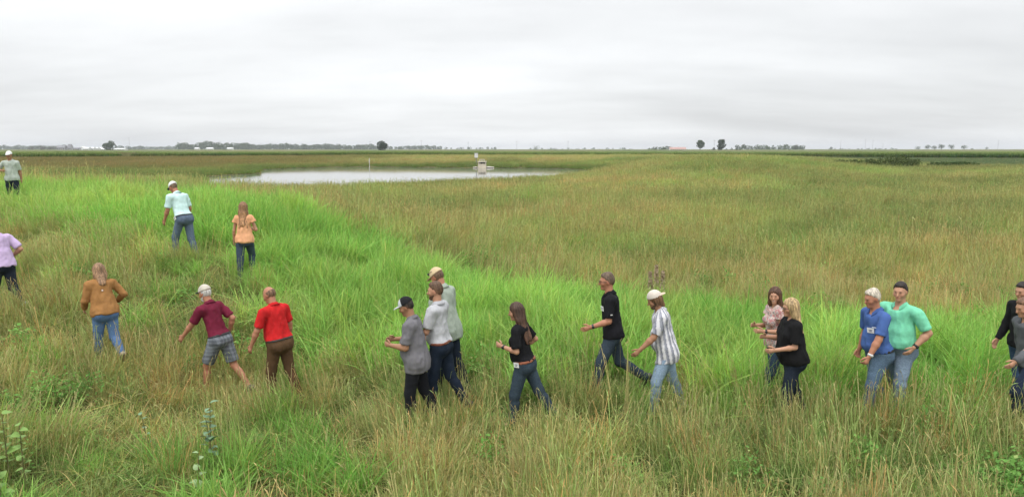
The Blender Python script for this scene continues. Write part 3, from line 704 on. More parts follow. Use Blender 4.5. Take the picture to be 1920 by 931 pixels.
    head = [Prim(Nk - nd * .03, H(0, -.02, -.055), nr_ * S, nr_ * .97 * S, k=.03),
            Prim(H(0, -.014, .032), H(0, -.014, .032), .104 * hs, None, HF, (.74, .94, 1), k=.02),
            Prim(H(0, .030, .0), H(0, .056, -.078), .066 * hs, .036 * hs, HF, (.93, 1, 1), k=.03),
            Prim(H(-.03, .082, .032), H(.03, .082, .032), .012 * hs, k=.015),
            Prim(H(0, .096, .008), H(0, .113, -.024), .009 * hs, .0145 * hs, k=.014),
            Prim(H(-.017, .088, -.052), H(.017, .088, -.052), .011 * hs, k=.012),
            Prim(H(0, .078, -.088), H(0, .080, -.09), .020 * hs, k=.02)]
    for sd in (-1, 1):
        head += [Prim(H(sd * .074, -.008, .012), H(sd * .076, -.012, -.018), .021 * hs, .015 * hs, HF, (.5, 1, 1), k=.01), Prim(H(sd * .042, .06, -.02), H(sd * .042, .06, -.02), .026 * hs, k=.02)]
    eyes = [Prim(H(sd * .033, .097, .012), H(sd * .029, .099, .012), .011 * hs) for sd in (-1, 1)]
    allp = [p.grown(-.012) for p in torso[:2] + pelvis] + [p.grown(-.03) for p in torso[4:]] + [p.grown(-.006) for p in torso[2:4]] + sum(LG.values(), []) + sum(armp.values(), []) + head
    for sd, (hip, kne, ank, toe, shd) in legs.items(): allp.append(Prim(ank + shd * .03 * S, ank + shd * .03 * S + toe * .14 * S, .036 * S, .026 * S, k=.02))
    Bv, Bq = surface(allp, VOX, subs=eyes)
    Bv = relax(Bv, Bq, 1, .3)
    col = np.tile(np.array(skin), (len(Bv), 1)) * (1 + .08 * (fbm(Bv * 30, 2)[:, None] - .5))
    loc = ((Bv - hc) @ HF.T) / hs
    def blob(c_, rad, tint, w):
        d = np.linalg.norm((loc - np.array(c_)) / np.array(rad), axis=1); k = np.clip(1.3 - d, 0, 1)[:, None] * w
        col[:] = col * (1 - k) + np.array(tint) * k
    brow = tuple(np.array(hairc) * .8)
    for sd in (-1, 1):
        blob((sd * .031, .092, .012), (.014, .02, .008), (.05, .035, .03), .85); blob((sd * .033, .095, .032), (.020, .02, .006), brow, .7)
        blob((sd * .045, .07, -.025), (.03, .03, .03), (skin[0] * 1.12, skin[1] * .85, skin[2] * .85), .4); blob((sd * .078, -.01, 0), (.02, .03, .04), (skin[0] * 1.05, skin[1] * .82, skin[2] * .82), .5)
    blob((0, .095, -.052), (.024, .02, .008), (skin[0] * .95, skin[1] * .55, skin[2] * .55), .8)
    blob((0, .115, -.02), (.016, .02, .016), (skin[0] * 1.1, skin[1] * .85, skin[2] * .85), .4)
    if label.find('smiling') >= 0: blob((0, .097, -.052), (.020, .02, .004), (.7, .66, .62), .7)
    # fingers, part of the same mesh, rooted inside the palm
    VV = [Bv]; FF = [tuple(q) for q in Bq.tolist()]; CC = [col]; nv = len(Bv)
    for sd, (sh, elb, wr, ud, fd, pn) in arms.items():
        side = np.cross(pn, fd)
        thumb_side = side if (side @ V3(0, 1, .3)) > 0 else -side
        cu_ = R(curl)
        for i, ln in enumerate((.070, .080, .075, .058)):
            off = (thumb_side * (.027 - .018 * i)) * S; p0 = wr + fd * .078 * S + off; d = fd; pth = [p0 - fd * .01, p0]
            for k, seg in enumerate((.46, .32, .24)):
                ang = cu_ * (.6 + .5 * k); d = unit(fd * math.cos(ang) + pn * math.sin(ang)); pth.append(pth[-1] + d * ln * seg * 1.05 * S)
            tv, tf = tube_pts(pth, [.010 * S, .0098 * S, .009 * S, .0082 * S, .006 * S], 6)
            VV.append(tv); FF += [tuple(x + nv for x in q) for q in tf]; nv += len(tv); CC.append(np.tile(np.array(skin) * 1.02, (len(tv), 1)))
        p0 = wr + fd * .02 * S + thumb_side * .022 * S; d1 = unit(fd * .7 + thumb_side * .65 + pn * .3); d2 = unit(fd * .9 + thumb_side * .25 + pn * .4)
        tv, tf = tube_pts([p0, p0 + d1 * .04 * S, p0 + d1 * .04 * S + d2 * .032 * S, p0 + d1 * .04 * S + d2 * .058 * S], [.014 * S, .0125 * S, .011 * S, .007 * S], 6)
        VV.append(tv); FF += [tuple(x + nv for x in q) for q in tf]; nv += len(tv); CC.append(np.tile(np.array(skin), (len(tv), 1)))
    body = colour_obj('person', np.concatenate(VV), None, np.concatenate(CC), 'skin', extra=FF)
    tag(body, label, 'person', 'people walking through the grass')
    # ---- trousers or shorts
    up = lambda z: (T(0, 0, z), ut); dn = lambda z: (T(0, 0, z), -ut)
    loose = .016
    pp = [p.grown(loose) for p in torso[:1] + pelvis]
    for sd, (hip, kne, ank, toe, shd) in legs.items():
        if shorts:
            cutp = hip * .12 + kne * .88; td = unit(kne - hip)
            pp += [Prim(hip, kne, .108 * S, .094 * S, cuts=[(cutp, td)], k=.03)]
        else:
            endp = ank - shd * .005 * S
            pp += [LG[sd][0].grown(loose + .004), Prim(kne, ank + shd * .06 * S, .070 * S, .062 * S, cuts=[(endp + shd * .05 * S, shd)], k=.04), LG[sd][2].grown(.016)]
    if fat > 0: pp.append(torso[4].grown(-.008))
    Pv, Pq = surface(pp, .0135, cuts=[up({'tucked': .07, 'hip': .03, 'waist': .06, 'long': -.05}[hem])])
    Pv = relax(Pv, Pq, 1, .4); nn = vnormals(Pv, Pq); Pv = folds(Pv, nn, .006, seed, (1, 1, 2.2), 8.)
    pc = np.tile(np.array(pants), (len(Pv), 1)) * (1 + .35 * (fbm(Pv * np.array([14, 14, 5]) + seed, 3)[:, None] - .5))
    if pantk == 'denim':
        for sd, (hip, kne, ank, toe, shd) in legs.items():
            m_ = hip * .45 + kne * .55; f_ = np.exp(-((np.linalg.norm((Pv - m_) * np.array([1, 1, .55]), axis=1)) / .13) ** 2)[:, None]
            pc = pc * (1 + .45 * f_)
    if pantk == 'plaid':
        q = (np.sin(Pv @ V3(1, .3, 0) * 95) > .2).astype(float) + (np.sin(Pv[:, 2] * 95) > .2)
        pc = pc * (.72 + .32 * q[:, None])
    tro = colour_obj('shorts' if shorts else 'trousers', Pv, Pq, pc, 'denim' if pantk == 'denim' else 'cotton', body)
    # ---- shirt
    g = .014 + (.006 if hem != 'tucked' else 0)
    sp = [p.grown(g) for p in torso]
    hz_ = {'tucked': .05, 'hip': -.02, 'long': -.115, 'waist': .02}[hem]
    sp += [p.grown(g + (.004 if hem == 'tucked' else .014)) for p in pelvis]
    if hem == 'tucked': sp.append(tp(0, .004, .085, .150 + .025 * fat, 0, .004, .14, .146 + .03 * fat))
    else: sp.append(Prim(T(0, -.035, .40), T(0, -.05, hz_ - .02), (.118 + .01 * fat) * S * wid, (.156 + .01 * fat) * S * wid, TF, (1.0, .74, 1), k=.05)); sp.append(Prim(T(0, -.004, hz_ - .03), T(0, 0, .2), (.166 + .02 * fat) * S * wid, (.15 + .025 * fat) * S * wid, TF, (1, .74 + .08 * fat, 1), k=.05))
    if hem != 'tucked': sp += [Prim(lg[0] + V3(0, 0, .02), lg[0] * .6 + lg[1] * .4, .116 * S, .104 * S, k=.05) for lg in legs.values()]
    sp = [p.grown(0, [dn(hz_)]) for p in sp]
    for sd, (sh, elb, wr, ud, fd, pn) in arms.items():
        if sleeve == 'none': sp.append(Prim(sh - ud * .01, sh + ud * .06 * S, .062 * S, .068 * S, cuts=[(sh + ud * .05 * S, ud)], k=.03))
        elif sleeve == 'ruffle': sp.append(Prim(sh - ud * .01, sh + ud * .11 * S, .062 * S, .085 * S, cuts=[(sh + ud * .10 * S, ud)], k=.02))
        elif sleeve == 'short': sp.append(Prim(sh, elb, .066 * S * (1 + .1 * fat), .068 * S * (1 + .1 * fat), cuts=[(sh + ud * .235 * S, ud)], k=.028))
        else: sp += [Prim(sh, elb, .068 * S, .060 * S, k=.028), Prim(elb, wr, .060 * S, .046 * S, cuts=[(wr - fd * .0 * S, fd)], k=.02)]
    nkc = Nk + nd * .012 * S
    Sv, Sq = surface(sp, .0105 if shirt_pat else .0128, cuts=[(nkc + nd * .014 * S, unit(nd * .9 + ft * (.62 if collar else .40)))])
    Sv = relax(Sv, Sq, 1, .4); nn = vnormals(Sv, Sq); Sv = folds(Sv, nn, .018 if hem == 'tucked' else .021, seed + 3, (1, 1, .55), 9.)
    sc = np.tile(np.array(shirt), (len(Sv), 1)) * (1 + .10 * (fbm(Sv * 6 + seed, 2)[:, None] - .5))
    tl = ((Sv - P) @ TF.T) / S
    if shirt_pat == 'stripes':
        an = np.arctan2(tl[:, 0], tl[:, 1] + .02) * .165
        w_ = np.sin(an * 2 * math.pi / .062); w2 = np.sin(an * 2 * math.pi / .062 + 1.2)
        sc = np.where((w_ > .15)[:, None], np.array((.30, .31, .36)), np.array((.66, .65, .68))); sc = np.where((w2 > .85)[:, None], np.array((.20, .21, .26)), sc)
    if shirt_pat == 'floral':
        q = fbm(Sv * 42, 2); sc = np.where((q > .56)[:, None], np.array((.42, .20, .20)), np.array(shirt)); sc = np.where((q < .40)[:, None], np.array((.30, .27, .28)), sc)
    sho = colour_obj('jacket' if sleeve == 'long' else 'shirt', Sv, Sq, sc, 'cotton', body)
    if collar:
        cc_ = np.array(collarc if collarc else tuple(c * .92 for c in shirt))
        ring = []; m = MB()
        up_ = unit(nd * .9 - ft * .05); sx = X; fy = unit(np.cross(up_, sx)); nn_ = 20
        Vc = []; Fc = []
        for j, (rad, zz) in enumerate(((.064, .034), (.080, .016), (.100, -.010), (.094, -.014), (.058, .028))):
            for k in range(nn_):
                a = 2 * math.pi * (k + .5) / nn_; dip = .030 * max(0, -math.cos(a)) if True else 0
                dirn = sx * math.sin(a) + (-fy) * math.cos(a) * 1.05
                Vc.append(Nk + (dirn * rad * (.9 if fem else 1) + up_ * (zz + .012 - .060 * max(0, (dirn @ ft)) ** 2) + ft * .012 * max(0, (dirn @ ft))) * S)
        for j in range(4):
            for k in range(nn_):
                am = 2 * math.pi * (k + 1) / nn_; 
                if (sx * math.sin(am) - fy * math.cos(am)) @ ft > .93: continue
                Fc.append((j * nn_ + k, j * nn_ + (k + 1) % nn_, (j + 1) * nn_ + (k + 1) % nn_, (j + 1) * nn_ + k))
        colour_obj('collar', np.array(Vc), None, np.tile(cc_, (len(Vc), 1)), 'cotton', sho, extra=Fc)
    if belt:
        bp_ = [p.grown(.0235) for p in torso[:1] + pelvis]
        b0, b1 = surface(bp_, .009, cuts=[up(.074), dn(.043)]); colour_obj('belt', b0, b1, np.tile(np.array(belt), (len(b0), 1)), 'leather', tro)
    # ---- shoes
    for sd, (hip, kne, ank, toe, shd) in legs.items():
        hl_ = ank + shd * .045 * S - toe * .045 * S; fr = np.array([np.cross(toe, -shd), toe, -shd])
        s0, s1 = surface([Prim(hl_, hl_ + toe * .20 * S, .046 * S, .040 * S, k=.02), Prim(ank + shd * .01, ank + shd * .05 * S, .047 * S, .048 * S, k=.03)], .013, cuts=[(hl_ + shd * .036 * S, shd if abs(shd[2]) > .8 else shd)])
        c_ = np.tile(np.array(shoes), (len(s0), 1)); c_[((s0 - hl_) @ shd) > .018 * S] *= .7
        colour_obj('shoe', s0, s1, c_, 'leather', body)
    # ---- hair
    skull = lambda gr, **k: Prim(H(0, -.014, .032), H(0, -.014, .032), (.104 + gr) * hs, None, HF, (.745, .94, 1), **k)
    def hp_(y, z, ny, nz): return (H(0, y, z), unit(hf * ny + hu * nz))
    hg = None; carve = []
    if hair == 'short':
        carve = [Prim(H(0, .108, .022), H(0, .10, -.08), .062 * hs, .070 * hs, HF, (1.35, 1, 1))]
        hg = [skull(.006, cuts=[hp_(.020, .045, .75, -.66), hp_(-.03, -.030, .45, -.9)]), Prim(H(0, .035, .098), H(0, -.04, .105), .036 * hs, .040 * hs, HF, (1.2, 1, .8), k=.03)]
        hg[1].cuts = [hp_(.074, .07, .9, -.4)]
    elif hair == 'fringe':
        hg = [skull(.006, cuts=[hp_(.0, .0, 1, .25), hp_(0, -.06, 0, -1), hp_(0, .045, .25, 1)])]
    elif hair in ('long', 'bob', 'mop'):
        ln = {'long': .22, 'bob': .07, 'mop': 0}[hair]
        fr = [hp_(.070, .045, .94, -.34)]; carve = [Prim(H(0, .105, .006), H(0, .105, -.10), .062 * hs, .064 * hs, HF, (1.15, 1, 1))]
        hg = [skull(.016, cuts=fr), Prim(H(0, -.05, .02), H(0, -.06, -.10), .082 * hs, .078 * hs, HF, (1, .8, 1), k=.03),
              Prim(H(0, -.055, -.08), Nk - ft * (.118 + .02 * fat) * S - ut * ln * S, .080 * hs, .045 * hs, TF, (1.25, .62, 1), k=.04)]
        if hair == 'mop': hg = [skull(.012, cuts=fr), Prim(H(0, -.06, .0), H(0, -.065, -.085), .078 * hs, .060 * hs, HF, (1, .7, 1), k=.03)]
        for sd in (-1, 1): hg.append(Prim(H(sd * .060, .0, .05), H(sd * .072, -.005, -.12 if hair != 'mop' else -.06), .030 * hs, .030 * hs if hair != 'mop' else .02, k=.03))
        for sd in (-1, 1):
            if hair == 'long': hg.append(Prim(H(sd * .070, -.03, -.11), T(sd * .085 / wid, -.118 - .02 * fat, .50 - ln), .036 * hs, .018 * hs, k=.03))
    if hg:
        h0, h1 = surface(hg, .0095, subs=carve, cuts=[hp_(0, .055, 0, 1)] if cap else []); nn = vnormals(h0, h1)
        q = ((h0 - hc) @ HF.T); an = np.arctan2(q[:, 0], -q[:, 1])
        rip = (fbm(np.stack([an * 9, q[:, 2] * 6, q[:, 1] * 0], -1) + seed, 2) - .5)
        h0 = h0 + nn * (rip * (.022 if hair in ('long', 'bob', 'mop') else .016))[:, None]
        c_ = np.array(hairc)[None] * (1 + 1.1 * rip[:, None]) * (.55 + .9 * fbm(h0 * np.array([110, 110, 45]), 2)[:, None])
        if hair == 'short':
            w_ = (.75 * smooth(.045, -.02, q[:, 2] / hs) * smooth(-.09, .0, q[:, 1] / hs))[:, None]; c_ = c_ * (1 - w_) + np.array(skin) * .8 * w_
        if hair == 'long': c_ = c_ * (1 + .9 * smooth(0, .35, -q[:, 2]))[:, None]
        colour_obj('hair', h0, h1, np.clip(c_, .004, 1), 'hair', body)
    if beard:
        b0, b1 = surface([Prim(H(0, .030, -.03), H(0, .058, -.080), .070 * hs, .044 * hs, HF, (.95, 1, 1), cuts=[hp_(0, -.034, .35, 1), hp_(.0, 0, -1, 0)])], .009, subs=[Prim(H(-.014, .105, -.052), H(.014, .105, -.052), .012 * hs)])
        colour_obj('beard', b0, b1, np.tile(np.array(beard), (len(b0), 1)) * (1 + .5 * (fbm(b0 * 120, 2)[:, None] - .5)), 'hair', body)
    if cap:
        cc_, bc, back = cap; sg = -1 if back else 1
        c0, c1 = surface([skull(.019, cuts=[hp_(0, .046, sg * -.12, -1)])], .009)
        lc = ((c0 - hc) @ HF.T); cl_ = np.tile(np.array(cc_), (len(c0), 1))
        if back == 'two': pass
        co = colour_obj('cap', c0, c1, cl_, 'cotton', body)
        if isinstance(bc, tuple) and len(bc) == 2:
            fc_ = bc[0]; m_ = (lc[:, 1] > .025); cl_[m_] = np.array(fc_)
            a = co.data.color_attributes['col']; c4 = np.ones((len(c0), 4), np.float32); c4[:, :3] = cl_; a.data.foreach_set('color', c4.ravel()); bc = bc[1]
        br = Prim(H(0, sg * .098, .048), H(0, sg * .128, .040), .072 * hs, .060 * hs, HF, (1, 1, .11), k=.01)
        b0, b1 = surface([br], .006); colour_obj('brim', b0, b1, np.tile(np.array(bc), (len(b0), 1)), 'cotton', co)
    if glasses:
        m = MB(); z0 = .012 if glasses == 'eyes' else .105; y0 = .108 if glasses == 'eyes' else .085
        for sd in (-1, 1):
            ring = [H(sd * .033 + .024 * math.cos(a), y0, z0 + .017 * math.sin(a)) for a in np.linspace(0, 2 * math.pi, 9)]
            m.tube(ring, .0032, 5); m.tube([H(sd * .057, y0, z0), H(sd * .078, .03, z0 + .004), H(sd * .080, -.02, z0)], .003, 5)
        m.tube([H(-.01, y0, z0), H(.01, y0, z0)], .003, 5)
        v_ = np.array([tuple(x) for x in m.v]); colour_obj('glasses', v_, None, np.tile(np.array((.02, .02, .022)), (len(v_), 1)), 'plastic', body, extra=m.f)
        if glasses == 'cap':
            m = MB()
            for sd in (-1, 1): m.tube([H(sd * .033, y0 - .001, z0), H(sd * .033, y0 + .006, z0)], [.022, .022], 10)
            v_ = np.array([tuple(x) for x in m.v]); colour_obj('lens', v_, None, np.tile(np.array((.015, .015, .02)), (len(v_), 1)), 'plastic', body, extra=m.f)
    def plate(name, c_, nrm, upv, w_, h_, colr, par):
        nrm = unit(nrm); s_ = unit(np.cross(upv, nrm)); u_ = np.cross(nrm, s_); m = []
        for zz in (-.002, .002):
            for a, b_ in ((-1, -1), (1, -1), (1, 1), (-1, 1)): m.append(c_ + s_ * a * w_ / 2 + u_ * b_ * h_ / 2 + nrm * zz)
        v_ = np.array(m); f_ = [(3, 2, 1, 0), (4, 5, 6, 7), (0, 1, 5, 4), (1, 2, 6, 5), (2, 3, 7, 6), (3, 0, 4, 7)]
        o = colour_obj(name, v_, None, np.tile(np.array(colr), (8, 1)), 'plastic', par, extra=f_)
        o.data.polygons.foreach_set('use_smooth', np.zeros(6, bool)); return o, s_, u_, nrm
    if badge:
        bx, by, bz, (nx__, ny__) = badge
        # slide the badge outwards until it lies on the shirt
        dirn = unit(X * nx__ + ft * ny__); o_ = T(0, 0, bz) + X * bx * S
        base = sho if bz > .08 else tro
        bvv = Sv if bz > .08 else Pv
        rel = bvv - o_; al = rel @ dirn; pr = np.linalg.norm(rel - al[:, None] * dirn, axis=1); ok = (pr < .04) & (al > 0)
        dd = al[ok].max() if ok.any() else .15
        c_ = o_ + dirn * (dd + .006)
        bo, s_, u_, n_ = plate('name_badge', c_, dirn, ut, .092, .068, (.82, .82, .84), body)
        for k, (w_, dz) in enumerate(((.05, .008), (.034, -.010))):
            plate('badge_line', c_ + n_ * .0035 + u_ * dz, n_, ut, w_, .007, (.12, .13, .2), bo)
    for (mx_, mz_, (nx__, ny__), w_, h_, mc_) in marks:
        dirn = unit(X * nx__ + ft * ny__); o_ = T(0, 0, mz_) + X * mx_ * S; rel = Sv - o_; al = rel @ dirn; pr = np.linalg.norm(rel - al[:, None] * dirn, axis=1); ok = (pr < .03) & (al > 0)
        if ok.any(): plate('print_mark', o_ + dirn * (al[ok].max() + .003), dirn, ut, w_, h_, mc_, sho)
    if watch:
        sd, colw = watch; sh, elb, wr, ud, fd, pn = arms[sd]
        m = MB(); m.tube([wr - fd * .038 * S, wr - fd * .012 * S], [.0345 * S, .0335 * S], 12)
        out_ = -pn; s_ = np.cross(out_, fd)
        m.tube([wr - fd * .025 * S + out_ * .030 * S, wr - fd * .025 * S + out_ * .040 * S], [.021 * S, .019 * S], 10)
        v_ = np.array([tuple(x) for x in m.v]); colour_obj('watch', v_, None, np.tile(np.array(colw), (len(v_), 1)), 'plastic', body, extra=m.f)
    # ---- stand on the ground
    fr = R(face); cr, sr = math.cos(fr), math.sin(fr)
    top = hc; ox, oy = top[0] * cr - top[1] * sr, top[0] * sr + top[1] * cr
    zh = hc[2] + gz(px2x(px, dist, 1.6), dist); hx_w = px2x(px, dist, zh); x0, y0 = hx_w - ox, dist - oy
    z0 = gz(x0, y0)
    body.location = (x0, y0, z0); body.rotation_euler = (0, 0, fr)
    pr = project((hx_w, dist, z0 + hc[2] + .13 * hs))
    print('%-60s head top at %4.0f,%4.0f wanted %4d,%4d  root %.2f %.2f %.2f' % (label[:60], pr[0], pr[1], px, top_py, x0, y0, z0))
    for sd in (-1, 1):
        a = legs[sd][2]; PEOPLE_SPOTS.append((x0 + a[0] * cr - a[1] * sr, y0 + a[0] * sr + a[1] * cr))
    return body
PEOPLE_SPOTS = []
JEAN = (.045, .062, .095); DARKJ = (.016, .021, .032); LIGHTJ = (.20, .27, .36)
FAIR = (.46, .245, .155); RUD = (.42, .19, .115); MIDS = (.35, .18, .105)
def people():
    person('person in a white cap and pale sage tee standing with one hand on the belly', 17, 287, 22.0, 1.78, 195, 1, MIDS, lean=2, hp=4, armL=(-15, 6, 12, 0), armR=(-8, 38, 92, 65), legL=(3, 4), legR=(-3, 4), spread=5,
           shirt=(.42, .47, .42), hem='hip', collar=False, pants=DARKJ, cap=((.75, .75, .75), (.72, .72, .74), False), hairc=(.02, .015, .01))
    person('person in a lavender shirt half cut off at the left edge of the picture', -10, 418, 12.6, 1.72, 60, 2, FAIR, lean=10, hp=10, armL=(10, 10, 30, 10), armR=(-28, 26, 80, 20), legL=(18, 12), legR=(-8, 42), fat=.35,
           shirt=(.56, .43, .66), hem='hip', collar=False, pants=DARKJ, shoes=(.78, .78, .78), hairc=(.10, .06, .03))
    person('person in a pale aqua polo and white cap stooping as they climb the bank', 325, 341, 15.6, 1.80, 62, 3, RUD, lean=20, hp=22, armL=(8, 6, 18, 5), armR=(-6, 12, 25, 10), legL=(24, 22), legR=(-6, 14), wid=1.1,
           shirt=(.56, .75, .74), hem='tucked', belt=(.02, .02, .022), pants=(.10, .135, .19), cap=((.76, .76, .78), ((.76, .76, .78), (.03, .03, .06)), False), badge=(-.12, 0, .03, (-1, .2)), hairc=(.12, .08, .05))
    person('person with long fair hair in a peach ruffle blouse climbing away up the bank', 456, 378, 14.6, 1.66, 14, 4, FAIR, lean=6, hp=6, armL=(4, 12, 14, 5), armR=(0, 20, 85, 20), legL=(-4, 6), legR=(38, 60), fem=True, wid=.95,
           shirt=(.72, .37, .20), sleeve='ruffle', hem='hip', collar=False, pants=JEAN, hair='long', hairc=(.20, .105, .05))
    person('person in a tan brown jacket and blue jeans stepping through deep grass', 184, 490, 11.3, 1.68, 44, 5, FAIR, lean=14, hp=10, hyaw=15, armL=(2, 14, 45, 15), armR=(-14, 34, 70, 25), legL=(14, 10), legR=(-4, 52), fem=True, wid=1.12, fat=.2,
           shirt=(.33, .165, .06), sleeve='long', hem='hip', collar=True, pants=(.085, .15, .28), hair='bob', hairc=(.24, .14, .075), shoes=(.40, .33, .25), marks=[(-.02, .36, (0, -1), .022, .022, (.75, .62, .55))])
    person('person in a maroon polo, beige cap and grey plaid shorts reaching one hand down', 384, 533, 10.9, 1.85, 66, 6, RUD, lean=19, hp=6, armL=(34, 8, 6, -5), armR=(-42, 14, 62, 5), legL=(24, 18), legR=(-20, 22),
           shirt=(.155, .018, .04), hem='tucked', belt=(.015, .015, .018), pants=(.16, .175, .20), pantk='plaid', shorts=True, hair='fringe', hairc=(.55, .53, .5), beard=(.62, .60, .57), cap=((.52, .48, .41), ((.58, .54, .48), (.05, .05, .07)), False))
    person('balding person in a bright red polo and brown trousers looking down', 505, 540, 10.6, 1.82, 60, 7, RUD, lean=10, hp=24, hyaw=12, armL=(8, 17, 14, 8), armR=(-4, 12, 12, 8), legL=(10, 8), legR=(-10, 16), wid=1.16, fat=.45,
           shirt=(.52, .02, .022), hem='tucked', pants=(.105, .060, .032), pantk='cotton', belt=(.03, .02, .015), hair='fringe', hairc=(.16, .09, .05))
    person('person in a loose charcoal grey polo and black cap with a pale front, hands together', 762, 553, 9.0, 1.76, 84, 8, MIDS, lean=6, hp=22, armL=(6, 6, 84, 30), armR=(8, 6, 88, 34), legL=(8, 8), legR=(-10, 14), wid=1.08, fat=.35,
           shirt=(.17, .165, .18), hem='long', pants=(.015, .016, .02), pantk='cotton', hairc=(.02, .015, .012), cap=((.018, .018, .02), ((.5, .52, .54), (.5, .52, .54)), False))
    person('bearded person in a light grey polo tucked into dark jeans with a brown belt', 816, 528, 9.4, 1.85, 72, 9, FAIR, lean=4, hp=4, hyaw=8, armL=(14, 10, 55, 25), armR=(8, 8, 40, 20), legL=(10, 8), legR=(-12, 20), fat=.25,
           shirt=(.47, .475, .50), hem='tucked', belt=(.16, .045, .02), pants=(.014, .021, .036), hairc=(.10, .055, .03), beard=(.09, .045, .025))
    person('tall person in a loose sage green shirt and tan cap with sunglasses on its brim', 820, 506, 10.1, 1.90, 62, 10, RUD, lean=9, hp=30, armL=(4, 6, 20, 10), armR=(0, 10, 16, 6), legL=(10, 8), legR=(-8, 14), wid=1.08, fat=.3,
           shirt=(.32, .37, .31), hem='long', collar=True, pants=(.014, .02, .034), hair='fringe', hairc=(.12, .07, .04), cap=((.58, .45, .28), (.50, .38, .22), False), glasses='cap')
    person('person with long dark hair in a black tee and belted jeans walking left', 968, 568, 9.1, 1.72, 72, 11, FAIR, lean=8, hp=8, hyaw=10, armL=(-6, 12, 104, 20), armR=(-34, 22, 88, 10), legL=(14, 10), legR=(-24, 10), fem=True, wid=1.08, fat=.1,
           shirt=(.012, .012, .014), hem='tucked', collar=False, belt=(.24, .075, .035), pants=(.034, .05, .068), hair='long', hairc=(.055, .028, .017), badge=(-.10, 0, .04, (-.9, .45)), watch=(-1, (.02, .02, .02)), shoes=(.06, .04, .03))
    person('person in glasses and a black polo striding left with one hand held out', 1138, 511, 9.75, 1.84, 86, 12, RUD, lean=6, hp=3, armL=(4, 8, 66, 5), armR=(-22, 3, 8, 0), legL=(22, 14), legR=(-16, 42),
           shirt=(.013, .013, .016), hem='hip', pants=(.034, .048, .066), hairc=(.11, .075, .05), glasses='eyes', watch=(-1, (.03, .03, .035)), badge=(-.03, 0, .36, (-.35, 1)), curl=12, marks=[(0, .315, (-1, 0), .030, .012, (.7, .7, .7))])
    person('person in a grey and white striped shirt and backward cap in faded jeans', 1228, 547, 9.4, 1.78, 86, 13, MIDS, lean=11, hp=20, armL=(24, 8, 22, 5), armR=(-20, 3, 8, 0), legL=(18, 14), legR=(-15, 8), fat=.4,
           shirt=(.6, .6, .62), shirt_pat='stripes', hem='long', pants=LIGHTJ, hair='mop', hairc=(.13, .07, .035), beard=(.10, .055, .03), cap=((.60, .54, .48), (.60, .48, .36), True), shoes=(.62, .55, .46))
    person('smiling person in a pink floral sleeveless blouse turning to look at the camera', 1453, 535, 9.6, 1.66, 100, 14, FAIR, lean=3, hp=2, hyaw=48, armL=(4, 8, 88, 15), armR=(8, 8, 92, 25), legL=(16, 10), legR=(-10, 16), fem=True,
           shirt=(.60, .47, .42), shirt_pat='floral', sleeve='ruffle', hem='hip', collar=True, pants=(.03, .048, .078), hair='long', hairc=(.085, .04, .022), watch=(-1, (.02, .02, .02)))
    person('person with wavy blond hair and glasses in a black tee, hands raised', 1482, 558, 8.9, 1.66, 88, 15, FAIR, lean=4, hp=6, hyaw=5, armL=(6, 8, 72, 12), armR=(16, 8, 84, 25), legL=(10, 6), legR=(-10, 14), fem=True, wid=1.18, fat=.55,
           shirt=(.012, .012, .013), hem='hip', collar=False, pants=(.016, .022, .034), hair='long', hairc=(.40, .28, .14), glasses='eyes', shoes=(.45, .3, .22))
    person('grey haired person in a blue polo with a white name badge and black belt', 1636, 542, 8.9, 1.80, 96, 16, RUD, lean=9, hp=12, armL=(22, 10, 8, 8), armR=(-6, 8, 20, 10), legL=(18, 12), legR=(-8, 14), wid=1.06, fat=.4,
           shirt=(.065, .125, .33), hem='tucked', belt=(.015, .013, .012), pants=(.085, .13, .19), hairc=(.45, .40, .33), badge=(-.02, 0, .33, (-.5, 1)), watch=(-1, (.6, .6, .6)), curl=70, marks=[(-.10, .39, (-.55, 1), .055, .012, (.62, .66, .75))])
    person('heavy set person in a mint green polo with a hand at the jeans pocket', 1688, 530, 9.0, 1.86, 118, 17, FAIR, lean=4, hp=2, hyaw=16, armL=(-20, 24, 62, 28), armR=(4, 10, 20, 10), legL=(12, 8), legR=(-14, 12), wid=1.14, fat=.75,
           shirt=(.20, .62, .40), hem='tucked', belt=(.02, .02, .02), collarc=(.18, .56, .36), pants=(.17, .225, .30), hairc=(.02, .013, .01), badge=(.07, 0, .36, (.3, 1)), watch=(-1, (.015, .015, .015)))
    person('dark haired person in a black jacket at the right edge behind another walker', 1918, 528, 9.4, 1.80, 96, 18, FAIR, lean=4, hp=10, hyaw=10, armL=(14, 12, 14, 5), armR=(5, 8, 20, 5), legL=(12, 8), legR=(-12, 14),
           shirt=(.014, .014, .016), sleeve='long', hem='hip', pants=(.035, .06, .11), hairc=(.018, .013, .011), hair='short')
    person('brown haired person in a grey jacket and navy trousers stepping in at the right edge', 1921, 557, 8.6, 1.76, 92, 19, FAIR, lean=12, hp=12, armL=(26, 10, 24, 8), armR=(-18, 5, 8, 0), legL=(34, 38), legR=(-12, 12),
           shirt=(.11, .115, .125), sleeve='long', hem='hip', pants=(.02, .028, .05), hairc=(.15, .08, .045), hair='short')
